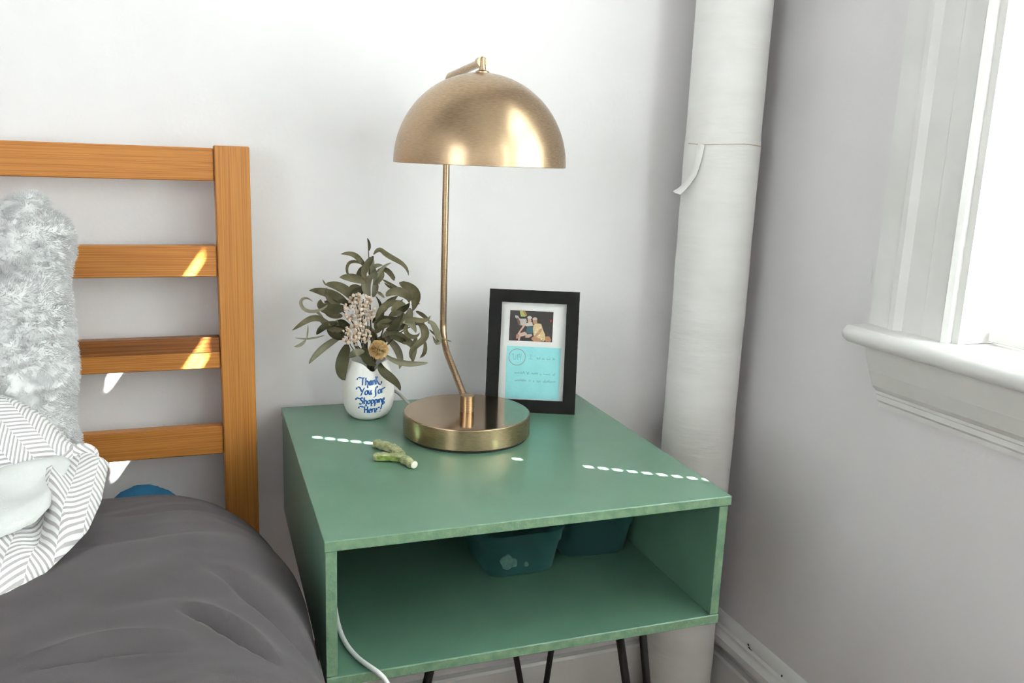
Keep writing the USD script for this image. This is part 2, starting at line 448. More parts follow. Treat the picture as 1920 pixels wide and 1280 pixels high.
# the painted pipe in the corner
PX, PY, PR = .6745, -.083, .0575
pz = np.linspace(.0, ZC, 160)
ang = np.linspace(0, 2 * np.pi, 72, endpoint=False)
V = []
for z in pz:
    nz = meshkit.noise(np.c_[np.cos(ang) * 1.6 + 5, np.sin(ang) * 1.6 + 5, np.full(72, z * 26)], 3)
    rr = PR + .0016 * (nz - .5) * (1 if z < .97 else .35) + (.0012 if z < 1.0 else 0)
    V.append(np.c_[PX + rr * np.cos(ang), PY + rr * np.sin(ang), np.full(72, z)])
V = np.vstack(V)
F = []
for k in range(len(pz) - 1):
    for j in range(72):
        a_, b_, c_, d_ = k * 72 + j, k * 72 + (j + 1) % 72, (k + 1) * 72 + (j + 1) % 72, (k + 1) * 72 + j
        F += [(a_, b_, c_), (a_, c_, d_)]
pipe = thing('steam_pipe', 'white painted floor-to-ceiling pipe wrapped in cloth, standing in the corner', 'pipe')
obj('pipe_body', trimesh.Trimesh(V, F, process=False), M['pipe'], pipe, smooth=True)
# seam where the wrapping overlaps, and the torn curl of it
zs = 1.000
a = np.linspace(math.radians(175), math.radians(330), 40)
seam = tube(np.c_[PX + (PR + .0012) * np.cos(a), PY + (PR + .0012) * np.sin(a), zs + .0012 * np.sin(a * 3)], .0009, 6)
M['seam'] = plain('rusty_seam', (.66, .55, .44), .9)
obj('seam', seam, M['seam'], pipe, label='thin brownish crack where the wrapping overlaps')


def sheet(grid, thick):
    """A curved sheet with thickness from a grid of points (n, m, 3)."""
    g = np.asarray(grid, float)
    n, m = g.shape[:2]
    du, dv = np.gradient(g, axis=0), np.gradient(g, axis=1)
    nr = np.cross(du, dv); nr /= np.maximum(np.linalg.norm(nr, axis=-1, keepdims=True), 1e-12)
    top, bot = (g + nr * thick / 2).reshape(-1, 3), (g - nr * thick / 2).reshape(-1, 3)
    F, N = [], n * m
    for i in range(n - 1):
        for j in range(m - 1):
            a_, b_, c_, d_ = i * m + j, (i + 1) * m + j, (i + 1) * m + j + 1, i * m + j + 1
            F += [(a_, b_, c_), (a_, c_, d_), (N + a_, N + c_, N + b_), (N + a_, N + d_, N + c_)]
    edge = [i * m for i in range(n)] + [(n - 1) * m + j for j in range(1, m)] + [i * m + m - 1 for i in range(n - 2, -1, -1)] + [j for j in range(m - 2, 0, -1)]
    for k in range(len(edge)):
        a_, b_ = edge[k], edge[(k + 1) % len(edge)]
        F += [(a_, N + a_, N + b_), (a_, N + b_, b_)]
    t = trimesh.Trimesh(np.vstack([top, bot]), F, process=False)
    return t


fl = []
for i, (zz, aa, out, w) in enumerate([(1.000, 205, .0025, .010), (.985, 203, .004, .012), (.968, 200, .004, .011), (.953, 197, .005, .009), (.940, 190, .008, .009), (.930, 184, .014, .012), (.924, 182, .021, .015)]):
    row = []
    for s in (-.5, 0, .5):
        th_ = math.radians(aa) + s * w / PR
        row.append([PX + (PR + out + .002 * (s == 0)) * math.cos(th_), PY + (PR + out) * math.sin(th_), zz - .004 * s])
    fl.append(row)
obj('torn_flap', sheet(fl, .0008), M['pipe'], pipe, smooth=True, label='torn strip of the wrapping curling away')

# ------------------------------------------------------------------ the bed
bed = thing('bed', 'pine bed with a slatted headboard against the pale wall', 'bed', (-.85, -1.0, 0))
OB = np.array([-.85, -1.0, 0])


def bobj(name, mesh, mat, parent=bed, **kw):
    mesh.apply_translation(-OB)
    return obj(name, mesh, mat, parent, **kw)


YH = -.068
bobj('post', cbox(-.0825, -.0385, YH, YH + .042, 0, .970, .0015), M['wood_z'])
bobj('post', cbox(-1.66, -1.616, YH, YH + .042, 0, .970, .0015), M['wood_z'])
for k, (z0, z1) in enumerate([(.9245, .9665), (.7995, .8405), (.674, .717), (.552, .592)]):
    rail = bobj('rail', cbox(-1.616, -.0832, YH + .004, YH + .022, z0, z1, .0012), M['wood_x'])
    if k == 2:  # darker strip over the upper half of this rail
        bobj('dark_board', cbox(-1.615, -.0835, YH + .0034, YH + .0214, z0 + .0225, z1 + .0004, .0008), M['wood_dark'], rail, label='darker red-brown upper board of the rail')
bobj('side_rail', cbox(-.079, -.055, -2.0, YH, .16, .30), M['wood_x'])
bobj('side_rail', cbox(-1.64, -1.616, -2.0, YH, .16, .30), M['wood_x'])
bobj('foot_post', cbox(-.0825, -.0385, -2.04, -2.0, 0, .42), M['wood_z'])
bobj('foot_post', cbox(-1.66, -1.616, -2.04, -2.0, 0, .42), M['wood_z'])
bobj('foot_rail', cbox(-1.616, -.0832, -2.03, -2.0, .2, .4), M['wood_x'])
M['mattress'] = plain('white_ticking', (.7, .69, .67), .9)
mt = cbox(-1.61, -.10, -1.99, -.075, .22, .44, .03)
tag(obj('mattress', mt, M['mattress']), 'thick white mattress lying under the charcoal duvet', 'mattress')


def duvet_z(x, y):
    """Height of the duvet's top, folds included."""
    top = .512 + .075 * (1 - np.exp(-np.maximum(-.09 - y, 0) / .22)) + .02 * np.exp(-((x + .22) / .16) ** 2 - ((y + .42) / .2) ** 2)
    return top


nu, nv = 170, 190
us = np.r_[np.linspace(-1.75, -.50, 30), np.linspace(-.49, -.13, 70)]
arc = np.linspace(0, 1, 71)[1:]
G = np.zeros((nv, 100 + 70, 3))
ys = np.r_[np.linspace(-.0705, -.30, 70), np.linspace(-.304, -.95, 100), np.linspace(-.97, -1.95, 20)]
for i, y in enumerate(ys):
    f = min(1, max(0, (-.09 - y) / .30)) ** .6
    xr_ = -.0105 - .002 * math.sin(y * 9) - (.022 * (1 - f))     # where the flank hangs
    x0 = xr_ - .155
    uu = np.linspace(0, 1, 71)[1:]
    th_ = uu * 1.75
    # superelliptic shoulder then straight down
    zt_ = float(duvet_z(np.array(x0), np.array(y)))
    for j in range(100):
        x = us[j] + (x0 + .13) * (j / 99.0)
        G[i, j] = [x, y, float(duvet_z(np.array(x), np.array(y)))]
    for j in range(70):
        t = uu[j]
        if t < .6:
            a = t / .6 * math.pi / 2
            G[i, 100 + j] = [x0 + .155 * math.sin(a), y, zt_ - .14 * (1 - math.cos(a))]
        else:
            G[i, 100 + j] = [xr_ + .006 * math.sin(y * 14 + t * 4), y, zt_ - .14 - (t - .6) / .4 * .20]
# rounded end at the headboard
for i, y in enumerate(ys):
    k = max(0, (-.066 - y)) / .06
    if k < 1:
        G[i, :, 2] -= .05 * (1 - math.sqrt(1 - (1 - k) ** 2)) + 0
# wrinkles
P = G.reshape(-1, 3)
q = np.c_[P[:, 0] * 6 + P[:, 1] * 3, P[:, 1] * 12 - P[:, 0] * 5, P[:, 2] * 6 + 3]
amp = .013
w1 = meshkit.fbm(q, 3, 11) - .5
w2 = 1 - np.abs(2 * meshkit.fbm(q * [.8, 1.4, 1] + 9.3, 3, 21) - 1)
disp = amp * w1 + .003 * (w2 - .7)


def crease(p0, p1, depth, width, bend=0):
    """A sharp-sided fold along a segment in plan."""
    a, b = np.array(p0), np.array(p1)
    t = np.clip(((P[:, :2] - a) @ (b - a)) / ((b - a) @ (b - a)), -.3, 1.3)
    tt = np.clip(t, 0, 1)
    c = a + tt[:, None] * (b - a)
    nrm = np.array([-(b - a)[1], (b - a)[0]]) / np.linalg.norm(b - a)
    s = (P[:, :2] - c) @ nrm - bend * np.sin(np.pi * tt)
    along = np.sin(np.pi * np.clip((t + .15) / 1.3, 0, 1)) ** .7
    side = np.where(s > 0, np.exp(-(s / (width * 2.2)) ** 2), np.exp(-(s / (width * .6)) ** 2))
    return along * (depth * side - depth * 1.2 * np.exp(-((s + width * .9) / (width * .55)) ** 2))


for args in [((-.128, -.552), (-.070, -.596), .011, .007), ((-.240, -.607), (-.144, -.601), .011, .007, .004), ((-.25, -.38), (-.10, -.33), .004, .026, -.01),
             ((-.20, -.27), (-.08, -.21), .003, .022), ((-.20, -.515), (-.09, -.485), .003, .024), ((-.10, -.47), (-.03, -.53), .006, .014), ((-.19, -.69), (-.04, -.63), .008, .012)]:
    disp += crease(*args)
flat_ = G.reshape(nv, 170, 3)
dv, du = np.gradient(flat_, axis=0), np.gradient(flat_, axis=1)
nrm = np.cross(du, -dv); nrm /= np.linalg.norm(nrm, axis=-1, keepdims=True)
edge_fade = np.clip((-.066 - P[:, 1]) / .05, 0, 1)
P2 = P + nrm.reshape(-1, 3) * (disp * edge_fade)[:, None]
D2 = P2.reshape(nv, 170, 3)
D2[..., 0] = np.minimum(D2[..., 0], -.0095)
F = []
for i in range(nv - 1):
    for j in range(169):
        a_, b_, c_, d_ = i * 170 + j, i * 170 + j + 1, (i + 1) * 170 + j + 1, (i + 1) * 170 + j
        F += [(a_, c_, b_), (a_, d_, c_)]
# give it thickness downwards
dm = trimesh.Trimesh(D2.reshape(-1, 3), F, process=False)
tag(obj('duvet', dm, M['duvet'], smooth=True), 'rumpled charcoal grey cotton duvet covering the bed', 'duvet')


def puffy(poly_pts, to3d, normal, T, R, step=.007, power=.5, bumps=None, asym=1.0):
    """A cushion from an outline given in its own plane's coordinates: thickness rises from the seam inwards."""
    poly = Polygon(poly_pts).buffer(0)
    x0, y0, x1, y1 = poly.bounds
    gx, gy = np.meshgrid(np.arange(x0, x1, step), np.arange(y0, y1, step * .87))
    gx = gx + (np.arange(gx.shape[0]) % 2)[:, None] * step / 2
    pts = np.c_[gx.ravel(), gy.ravel()]
    inner = poly.buffer(-step * .45)
    pts = pts[shapely.contains_xy(inner, pts[:, 0], pts[:, 1])]
    nb = max(20, int(poly.exterior.length / step))
    bd = np.array([poly.exterior.interpolate(t, normalized=True).coords[0] for t in np.linspace(0, 1, nb, endpoint=False)])
    allp = np.vstack([bd, pts])
    tri = Delaunay(allp).simplices
    c = allp[tri].mean(1)
    tri = tri[shapely.contains_xy(poly, c[:, 0], c[:, 1])]
    d = shapely.distance(poly.exterior, shapely.points(allp)); d[:nb] = 0
    k = np.clip(d / R, 0, 1)
    h = T * (1 - (1 - k) ** 2) ** power
    n = np.asarray(normal, float); n /= np.linalg.norm(n)
    base = to3d(allp)
    e1, e2 = allp[tri[:, 1]] - allp[tri[:, 0]], allp[tri[:, 2]] - allp[tri[:, 0]]
    flip = (e1[:, 0] * e2[:, 1] - e1[:, 1] * e2[:, 0]) < 0
    tri[flip] = tri[flip][:, ::-1]
    ext = 0 if bumps is None else bumps(allp) * k
    front = base + n * (h + ext)[:, None]
    back = base - n * (h * asym)[:, None]
    N = len(allp)
    idx = np.arange(N); idx2 = np.where(np.arange(N) < nb, idx, idx + N)
    Fb = idx2[tri][:, ::-1]
    mesh = trimesh.Trimesh(np.vstack([front, back]), np.vstack([tri, Fb]), process=False)
    w = np.cross(mesh.triangles[:, 1] - mesh.triangles[:, 0], mesh.triangles[:, 2] - mesh.triangles[:, 0])[:len(tri)].sum(0)
    if w @ n < 0:
        mesh.faces = mesh.faces[:, ::-1]
    return mesh, np.vstack([allp, allp])


# grey plush cushion leaning on the headboard; outline in (x, z), its plane leans back
FUR = [(-.60, .86), (-.50, .874), (-.451, .872), (-.381, .890), (-.335, .888), (-.318, .897), (-.302, .905), (-.283, .910), (-.270, .905), (-.2665, .892), (-.252, .884), (-.242, .867), (-.242, .844), (-.248, .820), (-.251, .807), (-.247, .783), (-.245, .753), (-.244, .718), (-.246, .694),
       (-.250, .677), (-.247, .653), (-.243, .629), (-.243, .605), (-.268, .566), (-.378, .562), (-.474, .564), (-.62, .566), (-.635, .60), (-.625, .72)]
lean = lambda p: np.c_[p[:, 0], -.135 - (.91 - p[:, 1]) * .30, p[:, 1]]
fb = lambda p: .012 * (meshkit.fbm(np.c_[p[:, 0] * 22, p[:, 1] * 22, np.zeros(len(p))], 2, 5) - .5) - .034 * np.exp(-((p[:, 0] + .312) / .020) ** 2 - ((p[:, 1] - .884) / .008) ** 2) + .016 * np.exp(-((p[:, 0] + .283) / .016) ** 2 - ((p[:, 1] - .893) / .014) ** 2) - .020 * np.exp(-((p[:, 1] - .818 - .12 * (p[:, 0] + .25)) / .012) ** 2)
fur_mesh, _ = puffy(FUR, lean, (0, -1, .30), .050, .075, .006, .5, fb, 1.0)
cushion = thing('plush_cushion', 'fluffy pale grey plush cushion leaning on the headboard', 'cushion', (0, 0, 0))
obj('cushion_body', fur_mesh, M['fur_base'], cushion, smooth=True)
nh = 140000
fur_mesh.fix_normals() if False else None
pts_, fid = trimesh.sample.sample_surface(fur_mesh, nh, seed=3)
fn = fur_mesh.face_normals[fid]
keep = (pts_[:, 0] > -.66) & (fn @ np.array([.25, -1, .4]) > -.45)
pts_, fn = pts_[keep], fn[keep]
q = pts_ * 34
sw = np.c_[meshkit.noise(q, 31), meshkit.noise(q, 32), meshkit.noise(q, 33)] - .5
q2 = pts_ * 150
sw2 = np.c_[meshkit.noise(q2, 41), meshkit.noise(q2, 42), meshkit.noise(q2, 43)] - .5
dirn = fn * .8 + sw * .9 + sw2 * 1.5 + rng.normal(0, .16, fn.shape) + np.array([0, 0, -.12])
dirn /= np.linalg.norm(dirn, axis=1, keepdims=True)
ln = (.0046 + .0026 * rng.random(len(pts_)))[:, None]
bend = fn * .15 + np.array([0, 0, -.35]) + sw * .5
c0 = pts_ - fn * .001
C = np.stack([c0, c0 + dirn * ln * .36, c0 + dirn * ln * .7 + bend * ln * .10, c0 + dirn * ln * .98 + bend * ln * .28], 1)
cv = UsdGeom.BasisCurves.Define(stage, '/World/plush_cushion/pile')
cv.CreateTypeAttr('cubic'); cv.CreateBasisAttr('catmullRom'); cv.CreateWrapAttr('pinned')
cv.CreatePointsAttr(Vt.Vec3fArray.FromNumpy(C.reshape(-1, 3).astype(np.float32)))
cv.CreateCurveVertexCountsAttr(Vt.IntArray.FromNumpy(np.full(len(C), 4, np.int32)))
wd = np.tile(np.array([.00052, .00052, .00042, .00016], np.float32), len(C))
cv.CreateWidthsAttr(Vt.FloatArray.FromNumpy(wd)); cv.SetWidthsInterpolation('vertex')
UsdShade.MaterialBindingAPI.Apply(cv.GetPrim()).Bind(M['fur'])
tag(cv.GetPrim(), kind='stuff')

# white herringbone pillow in front of it
CU = [(-.62, .69), (-.457, .700), (-.365, .707), (-.315, .700), (-.295, .692), (-.274, .680), (-.255, .664), (-.242, .650), (-.236, .642), (-.257, .622), (-.285, .606), (-.330, .592), (-.445, .585), (-.62, .58)]
# the pillowcase's open end lies forward on the duvet: outlines in plan (x, y)
HE = [(-0.2353, -0.2975), (-0.2279, -0.294), (-0.2209, -0.2994), (-0.2061, -0.3172), (-0.2077, -0.3356), (-0.2105, -0.3752), (-0.2198, -0.4144), (-0.2338, -0.4375), (-0.2491, -0.4596), (-0.2674, -0.482), (-0.2813, -0.4974), (-0.3191, -0.5416), (-0.3772, -0.5581), (-0.60, -0.57), (-0.62, -0.33), (-0.4371, -0.3295), (-0.3054, -0.3257), (-0.278, -0.3173), (-0.2543, -0.3105)]
LN = [(-0.60, -0.350), (-0.3915, -0.3438), (-0.3043, -0.3338), (-0.2771, -0.3257), (-0.2459, -0.3218), (-0.2392, -0.3311), (-0.2469, -0.3658), (-0.252, -0.3949), (-0.2625, -0.4143), (-0.2787, -0.4252), (-0.2908, -0.4298), (-0.3676, -0.4507), (-0.60, -0.47)]
pil = thing('herringbone_pillow', 'white pillow with a fine grey herringbone pattern, lying against the plush cushion', 'pillow')
cl = lambda p: np.c_[p[:, 0], -.284 - (.66 - p[:, 1]) * .8, p[:, 1] + .005]
cm, cuv = puffy(CU, cl, (0, -1, .8), .036, .05, .006, .5, lambda p: .006 * (meshkit.fbm(np.c_[p * 20, np.zeros(len(p))], 2, 8) - .5), .2)
ca, sa = math.cos(-.75), math.sin(-.75)
uvc = np.c_[cuv[:, 0] * ca - cuv[:, 1] * sa, cuv[:, 0] * sa + cuv[:, 1] * ca] / .0165
obj('cushion_body', cm, M['herring'], pil, smooth=True, uv=uvc)
hl = lambda p: np.c_[p[:, 0], p[:, 1], .645 + .33 * (p[:, 1] + .30)]


def hem_bumps(p):
    u, v = p[:, 0] + .25, p[:, 1] + .40
    fold = .010 * np.exp(-((u - .008 + .25 * v) / .009) ** 2) - .010 * np.exp(-((u + .016 + .3 * v) / .012) ** 2)
    return fold + .003 * np.sin(u * 70 + v * 50) + .006 * (meshkit.fbm(np.c_[p * 26, np.zeros(len(p))], 2, 18) - .5)


hm, huv = puffy(HE, hl, (0, -.33, 1), .012, .03, .005, .5, hem_bumps, .3)
ca, sa = math.cos(.14), math.sin(.14)
uvh = np.c_[huv[:, 0] * ca - huv[:, 1] * .62 * sa, huv[:, 0] * sa + huv[:, 1] * .62 * ca] / .0185
obj('pillowcase_hem', hm, M['herring'], pil, smooth=True, uv=uvh)
M['lining'] = painted('white_lining', (.62, .625, .615), (.70, .705, .695), scale=25, rough=.95, bump=.0006, bscale=700, spec=.1)
lm, _ = puffy(LN, lambda p: hl(p) + np.array([0, -.004, .016]), (0, -.33, 1), .008, .02, .005, .5, lambda p: -.008 * np.exp(-((p[:, 1] + .37) / .02) ** 2), .9)
obj('lining', lm, M['lining'], pil, smooth=True, label='plain white inside of the pillowcase showing at its open end')
kn = spline([(-.262, -.318, .640), (-.246, -.312, .6475), (-.234, -.305, .6525), (-.224, -.306, .651), (-.219, -.312, .644)], 18)
kr = np.interp(np.linspace(0, 1, 18), [0, .2, .7, 1], [.002, .0062, .0068, .003])
knm = tube(kn, kr, 14)
obj('rolled_corner', knm, M['herring'], pil, smooth=True, uv=np.c_[knm.vertices[:, 0], knm.vertices[:, 2]] / .02)

# blue pillow end peeping out between duvet and headboard
BL = [(-.245, .47), (-.232, .503), (-.215, .518), (-.195, .526), (-.175, .524), (-.155, .514), (-.140, .500), (-.130, .47)]
bm, _ = puffy(BL, lambda p: np.c_[p[:, 0], np.full(len(p), -.088), p[:, 1]], (0, -1, 0), .022, .03, .004)
tag(obj('blue_pillow', bm, M['blue_cloth'], smooth=True), 'deep blue pillow edge peeping out behind the charcoal duvet', 'pillow')

# ------------------------------------------------------------------ the nightstand
TH, W, D, T, H, ZT = -.0184, .46, .4645, .0115, .1593, .60
ns = thing('nightstand', 'sage green plywood nightstand with an open shelf and black hairpin legs', 'nightstand', (0, -.02, 0), TH)
# local axes: +x along the wall, -y towards the room
def edged(name, x0, x1, y0, y1, z0, z1, edge):
    p = obj(name, cbox(x0, x1, y0, y1, z0, z1, .0006), M['green'], ns, smooth=False)
    e = {'front': (x0 + .0003, x1 - .0003, y0 - .0006, y0 + .0008, z0 + .0007, z1 - .0007)}[edge]
    obj('worn_edge', cbox(*e, .0003), M['green_edge'], p, smooth=False, label='worn paler front edge of the panel')
    return p


edged('top_panel', 0, W, -D, 0, ZT - T, ZT, 'front')
edged('bottom_panel', .001, W - .003, -D, 0, ZT - H, ZT - H + T, 'front')
edged('side_panel', .001, .001 + T, -D + .0015, -.001, ZT - H + T, ZT - T, 'front')
edged('side_panel', W - .003 - T, W - .003, -D + .0015, -.001, ZT - H + T, ZT - T, 'front')
obj('back_panel', box(.001 + T, W - .003 - T, -.012, -.002, ZT - H + T, ZT - T), M['green'], ns, smooth=False)
zb_ = ZT - H
LEGS = {'front left': [(.125, -.42), (.06, -.33), (.02, -.445)], 'front right': [(W - .115, -.425), (W - .052, -.36), (W - .035, -.455)],
        'back right': [(W - .15, -.045), (W - .03, -.10), (W - .050, -.03)], 'back left': [(.13, -.045), (.05, -.12), (.03, -.03)]}
for nm, (p, q_, f_) in LEGS.items():
    p, q_, f_ = (np.array(v) for v in (p, q_, f_))
    mid = []
    a, b = np.r_[p, zb_ - .0005], np.r_[q_, zb_ - .0005]
    d_ = (p - q_) / np.linalg.norm(p - q_) * .011
    pa, pb = np.r_[f_ + d_, .016], np.r_[f_ - d_, .016]
    arcp = [np.r_[f_ + d_ * math.cos(t), .016 - .0105 * math.sin(t)] for t in np.linspace(0, math.pi, 9)]
    rod = np.vstack([np.linspace(a, pa, 12)[:-1], arcp, np.linspace(pb, b, 12)[1:]])
    lg = obj('hairpin_leg', tube(rod, .0050, 10), M['black_steel'], ns, smooth=60)
    plate = prism_z(LineString([p, q_]).buffer(.014).exterior.coords[:-1], zb_ - .0025, zb_ - .0001)
    obj('mounting_plate', plate, M['black_steel'], lg)


def on_ns(a, b, z):
    """Room coordinates of nightstand coordinates: a along the wall, b towards the room."""
    return np.array([a * math.cos(TH) - (-b) * math.sin(TH), -.02 + a * math.sin(TH) + (-b) * math.cos(TH), z])


# white charging cable across the shelf
zs_ = ZT - H + T + .0029
cb = spline([(.0175, -.385, zs_ + .018), (.0182, -.405, zs_ + .006), (.022, -.436, zs_), (.030, -.466, zs_ - .0), (.0385, -.4865, zs_ + .001), (.047, -.4985, zs_ - .003), (.056, -.510, zs_ - .025), (.062, -.515, zs_ - .08), (.064, -.51, zs_ - .2), (.07, -.48, .10), (.10, -.40, .006), (.2, -.25, .004)], 90)
tag(obj('charging_cable', tube(cb, .0026, 10), M['cable'], smooth=60), 'thin white charging cable trailing over the front of the shelf', 'cable')

# plastic food containers at the back of the shelf
def rrect(w, d, r, n=6):
    return Polygon([(-w / 2, -d / 2), (w / 2, -d / 2), (w / 2, d / 2), (-w / 2, d / 2)]).buffer(-r).buffer(r, quad_segs=n)


def loop_pts(w, d, r, z, n=72):
    ex = rrect(w, d, r).exterior
    c = np.array([ex.interpolate(t, normalized=True).coords[0] for t in np.linspace(0, 1, n, endpoint=False)])
    k = np.argmin(np.abs(np.arctan2(c[:, 1], c[:, 0]) + np.pi / 2)); c = np.roll(c, -k, 0)
    return np.c_[c, np.full(n, z)]


def skin(rings, close0=True):
    n = len(rings[0]); V = np.vstack(rings); F = []
    for k in range(len(rings) - 1):
        for j in range(n):
            a_, b_, c_, d_ = k * n + j, k * n + (j + 1) % n, (k + 1) * n + (j + 1) % n, (k + 1) * n + j
            F += [(a_, b_, c_), (a_, c_, d_)]
    if close0:
        V = np.vstack([V, rings[0].mean(0), rings[-1].mean(0)])
        for j in range(n):
            F += [(len(V) - 2, (j + 1) % n, j), (len(V) - 1, (len(rings) - 1) * n + j, (len(rings) - 1) * n + (j + 1) % n)]
    return trimesh.Trimesh(V, F, process=False)


def container(loc, rz, label):
    t = thing('food_container', label, 'container', loc, rz, None)
    w, d, h = .112, .125, .060
    o = [loop_pts(w * .78, d * .80, .016, .0005), loop_pts(w * .82, d * .84, .019, .003), loop_pts(w * .93, d * .94, .021, h * .70), loop_pts(w * .97, d * .97, .022, h * .715), loop_pts(w, d, .023, h),
         loop_pts(w * 1.03, d * 1.03, .024, h + .001), loop_pts(w * 1.03, d * 1.03, .024, h - .0015)]
    i = [loop_pts(w - .0012, d - .0012, .0224, h - .001), loop_pts(w * .97 - .0012, d * .97 - .0012, .0214, h * .715), loop_pts(w * .93 - .0012, d * .94 - .0012, .0204, h * .70), loop_pts(w * .82 - .0012, d * .84 - .0012, .0184, .0036), loop_pts(w * .76, d * .78, .0154, .0018)]
    obj('tub', skin(o + i), M['plastic'], t, smooth=40)
    sc = []
    return t


c1 = container((.262, -.285, ZT - H + T), TH + .02, 'open clear plastic tub with scraps in it, left of the two on the shelf')
c2 = container((.379, -.262, ZT - H + T), TH - .05, 'empty clear plastic tub in the dark right half of the shelf')
for k, (dx, dy, r_, lb) in enumerate([(-.016, -.034, .0085, 'largest beige scrap in the left plastic tub on the shelf'), (-.006, -.031, .0055, 'medium brownish scrap beside the largest one in the left plastic tub'),
                                     (.010, -.036, .0032, 'tiny pale crumb in the left plastic tub on the shelf')]):
    s = trimesh.creation.icosphere(2, r_)
    s.vertices *= 1 + .5 * (meshkit.noise(s.vertices * 260 + k * 7, k)[:, None] - .5)
    s.apply_translation([.262 + dx, -.285 + dy, ZT - H + T + .002 + r_ * 1.15])
    tag(obj('food_scrap', s, M['crumb'], smooth=True), lb, 'scrap', 'scraps in the left plastic tub')

# ------------------------------------------------------------------ the lamp
BX, BY = .226, -.200
lamp = thing('table_lamp', 'brushed brass table lamp with a dome shade, standing on the green nightstand', 'lamp', (BX, BY, ZT))
R0, HB = .086, .0315
prof = [(0, .002), (R0 - .004, .002), (R0 - .0015, .0028), (R0, .0042), (R0, HB - .0016), (R0 - .0005, HB - .0006), (R0 - .0016, HB), (0, HB)]
obj('base', lathe([(r, z) for r, z in prof[:-2]] + [(R0 - .0016, HB)] + [(R0 - .003, HB - .0001)] + [(0, HB - .0001)], 128), M['brass'], lamp, smooth=30)
obj('base_top', lathe([(0, HB - .00005), (R0 - .0020, HB - .00005), (R0 - .0022, HB + .0001), (0, HB + .0001)], 128), M['brass_top'], lamp, smooth=30, label='polished round top of the base')
obj('base_pad', lathe([(0, 0), (R0 - .003, 0), (R0 - .003, .0021), (0, .0021)], 96), M['rubber'], lamp, smooth=30)
obj('post', lathe([(0, HB), (.0098, HB), (.0098, HB + .0215), (.0092, HB + .0222), (0, HB + .0222)], 40), M['brass'], lamp, smooth=30)
# stem: out of the post towards the wall, round the bend, straight up, and over to the shade's pivot
SX, SY = .2238 - BX, -.085 - BY
SD = -SY - 0
bend_r, phi = .050, math.radians(28)
beta = math.pi / 2 - phi
run = abs(SY - .004) if False else math.hypot(SX, SY)
du_ = np.array([SX, SY]) / run                 # from the post towards the wall
sc_ = run - bend_r
st_ = sc_ + bend_r * math.cos(beta)
zt_ = HB + .0115 + (st_ - .004) * math.tan(phi)
zc_ = zt_ + bend_r * math.sin(beta)
flat_path = [(.004 + k * (st_ - .004) / 10, HB + .0115 + k * (zt_ - HB - .0115) / 10) for k in range(10)]
flat_path += [(sc_ + bend_r * math.cos(b_), zc_ - bend_r * math.sin(b_)) for b_ in np.linspace(beta, 0, 16)]
curve = np.array([[du_[0] * p[0], du_[1] * p[0], p[1]] for p in flat_path])
top = .4735
strt = np.linspace(curve[-1], [SX, SY, top - .012], 14)[1:]
over = [np.array([SX, SY - .012 * (1 - math.cos(a)), top - .012 + .012 * math.sin(a)]) for a in np.linspace(0, math.pi / 2, 9)[1:]]
SHX, SHY = .227 - BX, -.222 - BY
arm = np.linspace(over[-1], [SHX, SHY + .004, .4815], 12)[1:]
obj('stem', tube(np.vstack([curve, strt, over[:4]]), .00475, 16), M['brass'], lamp, smooth=60)
obj('arm', tube(np.vstack([over[3:], arm]), .00475, 16), M['brass'], lamp, smooth=60, label='short arm carrying the shade from the top of the stem')
# shade
RS, ZR, HS = .1075, .3585, .1105
a = np.linspace(0, math.pi / 2, 40)
outer = [(RS * math.cos(t), ZR + HS * math.sin(t)) for t in a]
inner = [((RS - .0012) * math.cos(t), ZR + (HS - .0012) * math.sin(t)) for t in a[::-1]]
sh = thing_shade = lathe(outer + [(0, ZR + HS - .0012)] + inner[1:] + [(RS - .0006, ZR - .0004), outer[0]], 160)
sh.apply_translation([SHX, SHY, 0])
shade = obj('shade', sh, M['brass'], lamp, smooth=40)
lin = lathe([((RS - .0014) * math.cos(t), ZR + .001 + (HS - .0024) * math.sin(t)) for t in a] + [((RS - .0020) * math.cos(t), ZR + .001 + (HS - .0030) * math.sin(t)) for t in a[::-1]], 96)
lin.apply_translation([SHX, SHY, 0])
obj('lining', lin, M['shade_inside'], shade, smooth=40, label='pale enamel inside of the shade')
zt2 = ZR + HS
fin = lathe([(0, zt2 - .002), (.0085, zt2 - .002), (.0085, zt2 + .0012), (.0045, zt2 + .003), (.0035, zt2 + .010), (.0035, zt2 + .0165), (.0025, zt2 + .0185), (0, zt2 + .019)], 24)
fin.apply_translation([SHX, SHY, 0])
obj('pivot_pin', fin, M['brass'], lamp, smooth=40)
kn_ = trimesh.creation.cylinder(.0062, .010, sections=28)
kn_.apply_transform(trimesh.transformations.rotation_matrix(math.pi / 2, [1, 0, 0]))
kn_.apply_translation([SHX - .001, SHY + .004, .4815])
obj('pivot_knuckle', kn_, M['brass'], lamp, smooth=40)
bulb = trimesh.creation.icosphere(3, .027); bulb.apply_translation([SHX, SHY, ZR + .048])
sock = trimesh.creation.cylinder(.015, .045, sections=24); sock.apply_translation([SHX, SHY, ZR + .085])
M['bulb'] = plain('frosted_bulb', (.85, .84, .8), .4)
obj('bulb', bulb, M['bulb'], lamp, smooth=True)
obj('socket', sock, M['shade_inside'], lamp, smooth=40)
cd = spline([(-.045, .0725, .012), (-.054, .086, .017), (-.061, .105, .023), (-.068, .128, .028), (-.079, .150, .028), (-.094, .170, .023), (-.106, .181, .012), (-.112, .1895, -.02), (-.112, .1905, -.2)], 60)
obj('power_cord', tube(cd, .0022, 8), M['clear_cord'], lamp, smooth=60, label='clear grey power cord')

